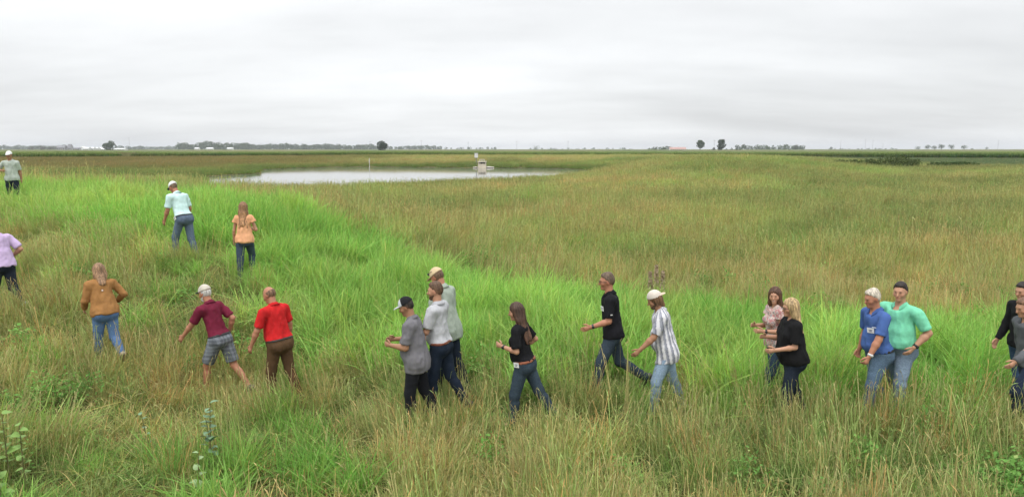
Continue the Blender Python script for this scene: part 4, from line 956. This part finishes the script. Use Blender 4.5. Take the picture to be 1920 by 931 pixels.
# ------------------------------------------------------------------ corn and the far fields
M_corn = grass_mat('corn_leaf', straw_share=.02, trans=.3)
C_corn = clump_col('corn_clump', lambda r: [(tufts(r, blades, 6, .6, 9, .06, (.9, 1.9), (.07, .11), .12, .35), 0), (stalks(r, 6, .6, (1.7, 1.95), (.16, .28), .028, w=.012), 1)], NV, 160, [M_corn, M_straw])
CORN_H = 1.85
def corn_front(px):
    return np.interp(px, [-500, 0, 250, 330, 520, 560, 1100, 1380, 1600, 1920, 2400], [196, 190, 200, 255, 262, 250, 255, 275, 262, 232, 205])
def corn():
    # leafy front rows
    x = rng.uniform(-260, 260, 30000); px = 960 + FPX * x / 230.
    y = corn_front(px) + rng.uniform(0, 26, len(x)) ** 1.0
    k = np.abs(x) < y * .8 + 8; x, y = x[k], y[k]
    n = len(x); p = np.stack([x, y], -1)
    ti = mixc((.075, .16, .035), (.15, .19, .06), np.clip(fbm(p * .05, 3) * 1.6 - .4, 0, 1)) * rng.normal(1, .12, (n, 1))
    scatter('corn_rows', np.stack([x, y, ground(x, y) - .03], -1), rotv(n, .04), np.stack([np.ones(n)] * 2 + [rng.uniform(.9, 1.06, n)], -1) * .98, ti, C_corn, NV, 'front rows of the tall green corn beyond the pond banks', 'corn')
    # the closed canopy behind them
    pxs = np.linspace(-700, 2600, 260); fr = corn_front(pxs) + 18
    rows = [0, 3, 6, 12, 22, 40, 70, 110, 170, 260, 400, 600, 900, 1400, 2200, 3400, 5200]
    V = []; 
    for i, d in enumerate(rows):
        yy = fr * (1 if d == 0 else 1) + d; xx = (pxs - 960) / FPX * yy
        zz = ground(xx, yy) + CORN_H - .12 + (vnoise(np.stack([xx, yy], -1) * .7) - .5) * .3
        V.append(np.stack([xx, yy, zz], -1))
    top = np.concatenate(V); foot = V[0].copy(); foot[:, 2] -= CORN_H
    nn = len(pxs); m = len(rows); i0 = np.arange(nn * m).reshape(m, nn)
    q = np.stack([i0[:-1, :-1], i0[:-1, 1:], i0[1:, 1:], i0[1:, :-1]], -1).reshape(-1, 4)
    fo = nn * m + np.arange(nn); q2 = np.stack([fo[:-1], fo[1:], i0[0, 1:], i0[0, :-1]], -1)
    mc = bpy.data.materials.new('corn_canopy'); mc.use_nodes = True; t = mc.node_tree; b = t.nodes['Principled BSDF']; b.inputs['Roughness'].default_value = .95; b.inputs['Specular IOR Level'].default_value = .05
    geo = N(t, 'ShaderNodeNewGeometry'); mp = N(t, 'ShaderNodeMapping'); mp.inputs['Scale'].default_value = (1, .25, 1); t.links.new(geo.outputs['Position'], mp.inputs[0])
    a_ = N(t, 'ShaderNodeTexNoise'); a_.inputs['Scale'].default_value = .012; a_.inputs['Detail'].default_value = 6
    c_ = N(t, 'ShaderNodeTexNoise'); c_.inputs['Scale'].default_value = 1.3; c_.inputs['Detail'].default_value = 5
    for u in (a_, c_): t.links.new(mp.outputs[0], u.inputs['Vector'])
    r = N(t, 'ShaderNodeValToRGB'); r.color_ramp.elements[0].position = .38; r.color_ramp.elements[1].position = .62; r.color_ramp.elements[0].color = (.085, .125, .04, 1); r.color_ramp.elements[1].color = (.17, .16, .07, 1)
    s_ = N(t, 'ShaderNodeVectorMath', operation='SCALE'); t.links.new(a_.outputs[0], r.inputs[0]); t.links.new(r.outputs[0], s_.inputs[0]); t.links.new(mathn(t, 'MULTIPLY_ADD', c_.outputs[0], 1.0, .5), s_.inputs['Scale']); t.links.new(s_.outputs[0], b.inputs['Base Color'])
    tag(mesh_obj('corn_canopy', np.concatenate([top, foot]), np.concatenate([q, q2]), mc), 'flat green and tan corn canopy reaching to the horizon', 'corn', kind='stuff')
# ------------------------------------------------------------------ trees
def leaf_mat(name, c1, c2):
    m = bpy.data.materials.new(name); m.use_nodes = True; t = m.node_tree; t.nodes.clear(); out = N(t, 'ShaderNodeOutputMaterial')
    bv = N(t, 'ShaderNodeAttribute', attribute_name='bv'); mxx = N(t, 'ShaderNodeMix', data_type='RGBA'); mxx.inputs[6].default_value = (*c1, 1); mxx.inputs[7].default_value = (*c2, 1)
    t.links.new(bv.outputs['Fac'], mxx.inputs[0]); d = N(t, 'ShaderNodeBsdfDiffuse'); tr = N(t, 'ShaderNodeBsdfTranslucent'); ms = N(t, 'ShaderNodeMixShader'); ms.inputs[0].default_value = .25
    for q in (d, tr): t.links.new(mxx.outputs[2], q.inputs[0])
    t.links.new(d.outputs[0], ms.inputs[1]); t.links.new(tr.outputs[0], ms.inputs[2]); t.links.new(ms.outputs[0], out.inputs[0]); return m
LEAF = {'green': leaf_mat('leaf_green', (.035, .065, .02), (.085, .13, .04)), 'dark': leaf_mat('leaf_dark', (.022, .042, .016), (.055, .085, .03)), 'grey': leaf_mat('leaf_greyish', (.10, .09, .07), (.17, .15, .12)), 'shrub': leaf_mat('leaf_shrub', (.05, .075, .025), (.12, .15, .055))}
M_bark = bsdf_mat('bark', (.07, .055, .04), .95, .3, 3)
def crown_arrays(r, lobes, n, size):
    """leaf faces spread through the volume of the lobes: (centre, radii)"""
    w = np.array([l[1][0] * l[1][1] * l[1][2] for l in lobes]) ** .67; w /= w.sum(); V = []; B = []
    k = r.choice(len(lobes), n, p=w); C = np.array([l[0] for l in lobes])[k]; Rr = np.array([l[1] for l in lobes])[k]
    d = r.normal(size=(n, 3)); d /= np.linalg.norm(d, axis=1, keepdims=True); rad = r.uniform(.45, 1.05, (n, 1)) ** .5
    c = C + d * Rr * rad; a = r.normal(size=(n, 3)); a /= np.linalg.norm(a, axis=1, keepdims=True); b = np.cross(a, r.normal(size=(n, 3))); b /= np.linalg.norm(b, axis=1, keepdims=True)
    s = size * r.uniform(.6, 1.4, (n, 1))
    V = np.stack([c - a * s, c - b * s * .6, c + a * s, c + b * s * .6], 1).reshape(-1, 3)
    F = np.arange(4 * n).reshape(n, 4); lb = r.uniform(0, .5, len(lobes))[k]
    return V, F, np.repeat(np.clip(lb + r.uniform(0, .5, n), 0, 1), 4)
def tree(name, label, px, Y, h, w, kind='green', cat='tree', group=None, nl=9, n=900, trunk=.22, seed=0, pine=False, flat=1.0):
    r = np.random.default_rng(900 + seed); x = px2x(px, Y, 5); z = gz(x, Y)
    root = empty(name, (x, Y, z - .1)); tag(root, label, cat, group)
    lobes = []
    if pine:
        for i in range(7):
            f = i / 6.; lobes.append(((0, 0, h * (.2 + .76 * f)), (w * .5 * (1.05 - f), w * .5 * (1.05 - f), h * .1)))
    else:
        for i in range(nl):
            a = r.uniform(0, 6.28); f = r.uniform(0, 1); rr = w * .5 * r.uniform(.25, .68) * (1 - .5 * max(0, f - .5))
            zc_ = h * (trunk + .16 + (1 - trunk - .30) * f); lr = w * r.uniform(.17, .29)
            lobes.append(((rr * math.cos(a), rr * math.sin(a), zc_), (lr, lr, lr * .85 * flat)))
        lobes.append(((0, 0, h * .62), (w * .30, w * .30, h * .24)))
    V, F, B = crown_arrays(r, lobes, n, .05 * h)
    o = mesh_obj('crown', V, F, LEAF[kind], root); attr_float(o.data, 'bv', B)
    m = MB(); tr_ = .028 * h; m.tube([(0, 0, 0), (r.normal(0, .1), 0, h * trunk), (r.normal(0, .2), 0, h * .7)], [tr_, tr_ * .75, tr_ * .2], 7)
    for i in range(5):
        l = lobes[i % len(lobes)][0]; s0 = h * r.uniform(trunk * .8, trunk + .2); m.tube([(0, 0, s0), (l[0] * .5, l[1] * .5, (s0 + l[2]) * .5 + .03 * h), l], [tr_ * .5, tr_ * .32, tr_ * .1], 5)
    m.build('trunk', M_bark, root); return root
def woodland():
    # far belts of trees that read as one mass
    r = np.random.default_rng(5); lobes = []
    def belt(p0, p1, Y, h0, h1, step):
        for px in np.arange(p0, p1, step):
            pj = px + r.normal(0, step * .4); y_ = Y + r.normal(0, 60); hh = r.uniform(h0, h1) * (1 + .35 * (vnoise(np.array([[px * .03, 1.5, 0]]))[0] - .5)); x_ = (pj - 960) / FPX * y_
            for k in range(2): lobes.append(((x_ + r.normal(0, 3), y_ + r.normal(0, 5), .9 + hh * r.uniform(.35, .62)), (hh * .45, hh * .45, hh * .40)))
    belt(-150, 135, 2300, 13, 18, 4.0); belt(340, 470, 1900, 15, 23, 3.4); belt(230, 345, 2400, 10, 15, 4); belt(460, 700, 2200, 16, 21, 3.4); belt(700, 830, 2500, 13, 18, 4)
    belt(830, 930, 2700, 6, 13, 7); belt(1000, 1180, 2800, 5, 10, 8); belt(1555, 1680, 2900, 5, 9, 7); belt(1380, 1500, 1700, 7, 15, 4.5); belt(1960, 2150, 2200, 9, 14, 5)
    belt(1215, 1255, 1500, 6, 10, 4)
    V, F, B = crown_arrays(r, lobes, 34000, 1.9)
    o = mesh_obj('far_woodland', V, F, LEAF['green']); attr_float(o.data, 'bv', B); tag(o, 'hazy belts of trees along the horizon', 'woodland', kind='stuff')
def trees():
    tree('round_tree', 'lone round dark green tree standing in the field above the pond', 718, 690, 10.6, 11.5, 'dark', trunk=.05, n=1500, seed=1, nl=14)
    tree('farm_tree', 'tall broad tree beside the white farm buildings on the left horizon', 204, 900, 13.0, 16, 'green', n=1400, seed=2, trunk=.12, nl=12)
    tree('field_tree', 'left tree of the tall pair on the horizon, with an open crown', 1313, 900, 14.8, 12, 'green', n=1200, seed=3, trunk=.2)
    tree('field_tree', 'right tree of the tall pair on the horizon, the tallest one', 1352, 900, 16.2, 11.5, 'dark', n=1400, seed=4, trunk=.05, nl=12)
    tree('field_bush', 'low round bush between the tall pair of horizon trees', 1338, 900, 6.0, 5.5, 'dark', cat='bush', n=400, seed=5, trunk=.05)
    for i, (px, hh, ww, lab) in enumerate(((1362, 5, 7, 'first'), (1372, 6, 6, 'second'), (1381, 7, 6.5, 'third, tallest'), (1389, 5, 6, 'fourth'))):
        tree('evergreen_tree', '%s of the low dark evergreens trailing right of the tall horizon pair' % lab, px, 950, hh, ww, 'dark', n=260, seed=10 + i, pine=True, group='evergreens on the horizon')
    spots = ((1721, 9, 14, 'low leftmost'), (1740, 12, 15, 'second'), (1752, 11, 11, 'third'), (1766, 14, 15, 'fourth and tallest'), (1784, 13, 13, 'fifth'), (1808, 11, 17, 'broad sixth'), (1823, 5, 6, 'small last'))
    for i, (px, hh, ww, lab) in enumerate(spots):
        tree('row_tree', '%s tree of the spaced hazy row on the right horizon' % lab, px, 1500, hh, ww, 'green', n=380, seed=30 + i, trunk=.25, group='tree row on the right horizon')
    tree('field_tree', 'small round tree right of the hazy row on the right horizon', 1850, 1700, 8, 9, 'green', n=250, seed=41)
    tree('field_tree', 'small lone dark tree on the bare horizon right of the woods', 1558, 1200, 6.5, 8, 'dark', n=300, seed=42)
    tree('round_tree', 'round tree ending the wood right of the tall horizon pair', 1492, 1350, 12, 11, 'dark', n=500, seed=43, trunk=.1)
    tree('field_tree', 'clumped low tree on the horizon right of the pond outlet', 1005, 1300, 8, 16, 'green', n=400, seed=44, trunk=.1)
    tree('field_tree', 'flat dark low tree on the horizon beyond the middle of the field', 1042, 1300, 5, 13, 'dark', n=300, seed=45, trunk=.1)
    tree('field_tree', 'low peaked tree on the horizon left of the red roofed farm', 1170, 1500, 7, 13, 'green', n=300, seed=46, trunk=.1)
    for i, (px, hh, ww, lab) in enumerate(((62, 7, 15, 'leftmost'), (78, 9, 13, 'second'), (94, 8, 15, 'third'), (108, 8, 11, 'fourth'), (148, 5, 11, 'rightmost'))):
        tree('bare_tree', '%s of the pale grey trees around the grey farmhouse on the left' % lab, px, 1100, hh, ww, 'grey', n=420, seed=50 + i, trunk=.15, group='grey trees at the left farm')
# ------------------------------------------------------------------ farm buildings
M_white = bsdf_mat('white_siding', (.72, .72, .70), .7, .06, 2); M_greyw = bsdf_mat('grey_siding', (.36, .35, .38), .8, .08, 2); M_roofg = bsdf_mat('grey_roof', (.22, .22, .24), .8, .1, 2); M_roofr = bsdf_mat('red_metal_roof', (.40, .24, .21), .6, .08, 2)
M_roofw = bsdf_mat('white_metal_roof', (.70, .71, .72), .5, .04, 2); M_pane = bsdf_mat('dark_window', (.03, .035, .04), .15, .0, 2); M_door = bsdf_mat('barn_door', (.25, .2, .17), .8, .1, 2)
def building(name, label, px, Y, w, d, wall_h, roof_h, wall, roof, nwin, door, cat='building', group=None, z_off=0):
    x = px2x(px, Y, 3); root = empty(name, (x, Y, gz(x, Y) + z_off)); tag(root, label, cat, group)
    m = MB(); a, b = w / 2, d / 2
    m.add([(-a, -b, 0), (a, -b, 0), (a, b, 0), (-a, b, 0), (-a, -b, wall_h), (a, -b, wall_h), (a, b, wall_h), (-a, b, wall_h), (-a, 0, wall_h + roof_h), (a, 0, wall_h + roof_h)], [(0, 1, 5, 4), (1, 2, 6, 9, 5), (2, 3, 7, 6), (3, 0, 4, 8, 7)]); m.build('wall', wall, root)
    m = MB(); e = .5
    for s in (-1, 1):
        p = [(-a - e, s * (b + e), wall_h - .15), (a + e, s * (b + e), wall_h - .15), (a + e, 0, wall_h + roof_h + .15), (-a - e, 0, wall_h + roof_h + .15)]
        m.add(p + [(q[0], q[1], q[2] + .15) for q in p], [(0, 1, 2, 3), (7, 6, 5, 4), (0, 4, 5, 1), (1, 5, 6, 2), (2, 6, 7, 3), (3, 7, 4, 0)])
    m.build('roof', roof, root)
    for i in range(nwin):
        xx = -a + (i + .5) * w / nwin
        if door and i == nwin // 2: MB().box((xx, -b - .04, wall_h * .42), (min(3.5, w / nwin * .6), .08, wall_h * .84)).build('door', M_door, root)
        else: MB().box((xx, -b - .03, wall_h * .62), (min(1.3, w / nwin * .45), .06, wall_h * .34)).build('window', M_pane, root)
    return root
def grain_bin(label, px, Y, rad, h):
    x = px2x(px, Y, 3); root = empty('grain_bin', (x, Y, gz(x, Y))); tag(root, label, 'grain bin')
    MB().tube([(0, 0, 0), (0, 0, h)], [rad, rad], 18).build('wall', M_roofw, root); MB().tube([(0, 0, h), (0, 0, h + rad * .45), (0, 0, h + rad * .6)], [rad * 1.03, rad * .18, rad * .16], 18).build('roof', M_white, root)
def farms():
    building('farmhouse', 'grey farmhouse among pale grey trees on the left horizon', 117, 1050, 11, 8, 5.0, 3.2, M_greyw, M_roofg, 4, True, 'house')
    building('farm_shed', 'steep roofed grey shed right of the grey farmhouse on the left', 132, 1050, 4.6, 6, 5.0, 5.0, M_greyw, M_roofg, 2, False, 'shed')
    building('farm_shed', 'long low grey shed between grey farmhouse and white buildings', 143, 1080, 14, 8, 3.6, 1.6, M_greyw, M_roofg, 4, True, 'shed')
    grain_bin('round white grain bin at the left end of the white farm buildings', 157, 980, 3.0, 5.6)
    for i, (px, w, lab) in enumerate(((164, 6.5, 'leftmost white gabled barn beside the round grain bin'), (173, 6.5, 'second white gabled barn right of the grain bin'), (181, 6, 'third white gabled barn, just left of the tall farm tree'), (189, 7, 'white gabled barn at the foot of the tall farm tree'))):
        building('white_barn', lab, px, 960 + 10 * i, w, 9, 3.6, 1.6, M_white, M_roofw, 3, True, 'barn', 'white barns on the left horizon')
    building('long_white_barn', 'very long low white barn running right from the tall farm tree', 215, 980, 32, 10, 2.9, 1.0, M_white, M_roofw, 9, True, 'barn')
    building('red_roofed_barn', 'long pale barn with a red roof left of the tall horizon pair', 1270, 1150, 26, 12, 2.6, 3.2, M_white, M_roofr, 8, True, 'barn')
    for i, (px, w, lab) in enumerate(((370, 9, 'white house at the edge of the left woods'), (394, 14, 'long pale shed below the left woods'), (432, 12, 'pale shed at the right end of the left woods'))):
        building('pale_building', lab, px, 1500, w, 8, 4.0, 2.0, M_white, M_roofw, 4, True, 'building', 'pale buildings before the left woods')
# ------------------------------------------------------------------ poles along the horizon
M_pole = bsdf_mat('weathered_pole', (.22, .21, .2), .9, .15, 3)
def poles():
    for px, Y, h, lab in ((243, 1250, 24, 'tall thin mast right of the left farm tree'), (490, 1300, 14, 'pole over the left woods, nearest the pond end'), (694, 1300, 17, 'pole left of the lone round tree'), (790, 1200, 18, 'pole right of the lone round tree'), (878, 1400, 17, 'pole above the pond outlet on the horizon'),
                      (969, 1200, 17, 'pole on the bare horizon right of the pond outlet'), (1065, 1200, 17, 'pole on the horizon near the flat dark tree'), (1339, 1000, 16, 'pole between the tall pair of horizon trees'), (1576, 1500, 21, 'leftmost pole on the right horizon'),
                      (1622, 1500, 24, 'tall pole on the right horizon'), (1636, 1500, 22, 'pole right of the tall one on the right horizon'), (1655, 1600, 16, 'short last pole of the right horizon cluster'), (1871, 1500, 22, 'pole near the right end of the horizon')):
        x = px2x(px, Y, 6); root = empty('utility_pole', (x, Y, gz(x, Y))); tag(root, 'thin grey utility ' + lab, 'pole', 'utility poles on the horizon')
        MB().tube([(0, 0, 0), (0, 0, h)], [.17, .11], 6).build('pole', M_pole, root)
        MB().box((0, 0, h - 1.2), (3.6, .25, .25)).build('crossarm', M_pole, root)
# ------------------------------------------------------------------ pond outlet
def outlet():
    M_conc = bsdf_mat('weathered_concrete', (.62, .55, .44), .85, .18, 1.2, .4, 6); M_iron = bsdf_mat('dark_iron', (.03, .03, .03), .6, .2, 3); M_rock = bsdf_mat('pale_rock', (.50, .47, .42), .9, .2, 2, .5, 5); M_plas = bsdf_mat('white_box', (.72, .70, .72), .6, .04, 2)
    Y = 143.0; x = px2x(904, Y, 1); root = empty('pond_outlet', (x, Y, 0)); root.scale = (1, 1, .82); tag(root, 'pale concrete outlet box with two dark openings at the far shore of the pond', 'outlet')
    m = MB(); m.box((0, .6, .55), (1.65, .25, 1.9)); m.box((-.72, -.05, .55), (.22, 1.1, 1.9)); m.box((.72, -.05, .55), (.22, 1.1, 1.9)); m.box((0, -.5, .3), (1.25, .2, 1.6)); m.build('wall', M_conc, root)
    MB().box((0, 0, 1.6), (1.8, 1.5, .22)).build('cap_slab', M_conc, root)
    for dx in (-.1, .42): MB().tube([(dx, -.64, 1.24), (dx, .40, 1.24)], [.15, .15], 12).build('pipe', M_iron, root)
    m = MB()
    for k in range(4): m.tube([(-.5 + .33 * k, -.4, 1.71), (-.5 + .33 * k, -.4, 2.15)], .03, 5)
    m.tube([(-.5, -.4, 2.15), (.5, -.4, 2.15)], .03, 5); m.build('guard_rail', M_roofw, root)
    r = np.random.default_rng(3)
    spots = [(1.25, -.2, .42, 'largest pale rock lying against the right side of the outlet'), (1.7, .1, .35, 'pale rock second from the right side of the outlet'), (-1.2, .2, .35, 'pale rock against the left side of the outlet'), (1.2, .8, .4, 'pale rock on the bank behind the right corner of the outlet'),
             (2.2, -.1, .25, 'small pale rock farthest right of the outlet'), (-1.7, -.1, .22, 'smallest pale rock farthest left of the outlet')]
    for i, (dx, dy, s, lab) in enumerate(spots):
        th = np.linspace(0, 2 * math.pi, 8)[:-1]; v = []
        for zz, f in ((-.5, .7), (0, 1.1), (.45, .75)): v += [(s * f * math.cos(a) * r.uniform(.8, 1.2), s * f * math.sin(a) * r.uniform(.8, 1.2), s * zz * r.uniform(.8, 1.2)) for a in th]
        f = [tuple(range(6, -1, -1)), tuple(range(14, 21))] + [(j * 7 + k, j * 7 + (k + 1) % 7, j * 7 + 7 + (k + 1) % 7, j * 7 + 7 + k) for j in (0, 1) for k in range(7)]
        o = mesh_obj('rock', v, f, M_rock); zz = max(.05, gz(x + dx, Y + dy)); o.location = (x + dx, Y + dy, zz + .1)
        tag(o, lab, 'rock', 'rocks around the pond outlet')
    xs = px2x(893, 153, 2); zs = gz(xs, 153); root = empty('monitoring_box', (xs, 153, zs)); tag(root, 'white box on a post standing on the bank behind the pond outlet', 'box')
    MB().box((0, 0, 1.0), (.14, .14, 2.0)).build('post', M_pole, root); bx = MB().box((0, -.12, 2.05), (.72, .45, .95)).build('cabinet', M_plas, root); MB().box((0, -.12, 2.55), (.8, .55, .06)).build('lid', M_plas, bx)
    xs = px2x(693, 138, 0); root = empty('water_gauge', (xs, 138, -.9)); tag(root, 'thin white gauge post standing in the pond near its far shore', 'post')
    MB().box((0, 0, 1.5), (.07, .07, 3.0)).build('post', M_plas, root); MB().box((0, -.1, 2.4), (.13, .03, .6)).build('gauge_board', M_plas, root)
# ------------------------------------------------------------------ shrubs on the right
def shrubs():
    r = np.random.default_rng(77)
    for i, (px, Y, h, w, lab) in enumerate(((1622, 100, 1.3, 3.6, 'low shrub at the left of the thicket by the mound'), (1648, 101, 1.7, 4.0, 'shrub beside the mound, left of the tallest one'), (1676, 100, 2.2, 4.4, 'tallest rounded shrub of the thicket by the mound'), (1702, 102, 1.8, 3.8, 'shrub just right of the tallest one by the mound'),
                                            (1762, 112, 1.2, 4.5, 'dark low shrub at the left of the shadowy hollow'), (1785, 113, 1.3, 4.6, 'dark low shrub in the middle of the shadowy hollow'), (1808, 112, 1.1, 4.0, 'dark low shrub at the right of the shadowy hollow'), (1590, 96, 1.1, 3.4, 'smallest leafy shrub where the mound slopes down'))):
        x = px2x(px, Y, 1); root = empty('shrub', (x, Y, gz(x, Y) - .1)); tag(root, lab, 'shrub', 'shrubs right of the mound')
        lobes = [((r.uniform(-.5, .5) * w * .7, r.uniform(-.3, .3) * w * .5, h * r.uniform(.35, .65)), (w * .26, w * .24, h * .38)) for k in range(7)]
        V, F, B = crown_arrays(r, lobes, 900, .13); o = mesh_obj('foliage', V, F, LEAF['shrub' if i < 4 or i == 7 else 'green'], root); attr_float(o.data, 'bv', B)
        m = MB()
        for k in range(5): l = lobes[k][0]; m.tube([(l[0] * .3, l[1] * .3, 0), l], [.04, .015], 5)
        m.build('stem', M_bark, root)
# ------------------------------------------------------------------ broad leaved weeds in the foreground
def weeds():
    def lm(nm, c, c2):
        m = bsdf_mat(nm, c, .55, 0, 14, .15, 40, .35, c2); return m
    ML = {'blue': lm('glaucous_leaf', (.12, .22, .12), (.19, .31, .17)), 'yel': lm('yellow_green_leaf', (.13, .24, .05), (.20, .32, .07)), 'pale': lm('pale_leaf', (.20, .30, .13), (.28, .38, .18)), 'dock': lm('dry_dock_seed', (.36, .26, .17), (.50, .38, .27))}
    M_st = bsdf_mat('weed_stem', (.16, .15, .06), .8, .2, 10)
    base = {}
    def leaf_mesh(kind):
        if kind in base: return base[kind]
        prof = [(0, 0), (.10, .30), (.28, .44), (.5, .42), (.75, .26), (1.0, 0)]; V = []; F = []
        for t_, w_ in prof:
            for s in (-1, 0, 1): V.append((s * w_, t_, (.10 * abs(s) * w_ * 2) - .35 * t_ * t_))
        for i in range(len(prof) - 1):
            for k in (0, 1): F.append((i * 3 + k, i * 3 + k + 1, i * 3 + k + 4, i * 3 + k + 3))
        n = len(V); V += [(a, b, c - .012) for a, b, c in V]; F += [tuple(n + q for q in f[::-1]) for f in F]
        me = bpy.data.meshes.new('leaf'); me.from_pydata(V, [], F); me.update(); me.materials.append(ML[kind]); me.polygons.foreach_set('use_smooth', np.ones(len(me.polygons), bool)); base[kind] = me; return me
    r = np.random.default_rng(21)
    def weed(label, px, Y, h, nl, size, kind):
        x = px2x(px, Y, .5); root = empty('broadleaf_weed', (x, Y, gz(x, Y))); tag(root, label, 'weed', 'broad leaved weeds in the foreground')
        dx, dy = r.normal(0, .05, 2); MB().tube([(0, 0, 0), (dx, dy, h * .5), (dx * 1.6, dy * 1.4, h)], [.009, .007, .004], 6).build('stem', M_st, root)
        for i in range(nl):
            f = .35 + .65 * i / (nl - 1); a = i * 2.4 + r.normal(0, .3); o = link(bpy.data.objects.new('leaf', leaf_mesh(kind))); o.parent = root
            o.location = (dx * 1.5 * f, dy * 1.4 * f, h * f); s = size * r.uniform(.75, 1.2) * (1.15 - .45 * f)
            s *= .85; o.scale = (s, s, s); o.rotation_euler = (r.uniform(.1, .8), r.normal(0, .25), a)
    weed('tall blue green broad leaved weed in front of the maroon polo', 385, 8.0, .90, 11, .16, 'blue')
    weed('second blue green broad leaved weed, right of the tall one below the plaid shorts', 404, 8.05, .74, 9, .15, 'blue')
    weed('short pale leaved weed low in the bright grass patch', 364, 7.2, .62, 7, .11, 'pale')
    weed('tall yellow green broad leaved weed at the left edge of the foreground', 14, 7.3, .86, 11, .15, 'yel')
    weed('yellow green broad leaved weed, right of the one at the left edge', 44, 7.1, .85, 12, .13, 'yel')
    weed('lowest yellow green weed in the bottom left corner', 18, 6.5, .72, 11, .14, 'yel')
    weed('small blue green weed between grey trousered legs and brown ones', 282, 8.6, .62, 7, .10, 'blue')
    # dry pinkish dock seed stalks at the edge of the green strip
    for i, (px, Y, h, lab) in enumerate(((1228, 15.9, 1.02, 'tallest rusty pink dock seed stalk at the edge of the green strip'), (1240, 15.8, .9, 'shorter rusty pink dock stalk right of the tallest'), (1217, 16.0, .84, 'short pink dock stalk left of the tallest'))):
        x = px2x(px, Y, .5); root = empty('dock_stalk', (x, Y, gz(x, Y))); tag(root, lab, 'weed', 'dry dock stalks')
        MB().tube([(0, 0, 0), (.02, 0, h * .5), (.03, .02, h)], [.008, .006, .003], 5).build('stem', M_st, root)
        n = 420; zz = r.uniform(.5, 1, n) * h; rr = .06 * (1.05 - zz / h) ** .5 + .01; an = r.uniform(0, 6.28, n); c = np.stack([.02 + rr * np.cos(an), rr * np.sin(an), zz], -1)
        a = r.normal(size=(n, 3)); b = r.normal(size=(n, 3)); s = .011; V = np.stack([c - a * s, c - b * s, c + a * s, c + b * s], 1).reshape(-1, 3)
        mesh_obj('seed_head', V, np.arange(4 * n).reshape(n, 4), ML['dock'], root)
def haze():
    MB().box((0, 2900, 19), (7600, 6400, 46)).build('haze', None)
    o = scene.objects['haze']; m = bpy.data.materials.new('haze_air'); m.use_nodes = True; t = m.node_tree; t.nodes.clear(); out = N(t, 'ShaderNodeOutputMaterial'); v = N(t, 'ShaderNodeVolumePrincipled')
    v.inputs['Color'].default_value = (.90, .94, 1, 1); v.inputs['Density'].default_value = HAZE; v.inputs['Anisotropy'].default_value = 0.0; t.links.new(v.outputs[0], out.inputs['Volume'])
    o.data.materials.append(m); o['kind'] = 'stuff'
# ------------------------------------------------------------------ build it
world.cycles.sampling_method = 'NONE'
scene.cycles.debug_use_spatial_splits = True
DENS = .95
HAZE = .00015
people()
grow()
corn(); woodland(); trees(); farms(); poles(); outlet(); shrubs(); weeds()
haze()
print('script', time.time() - T0)
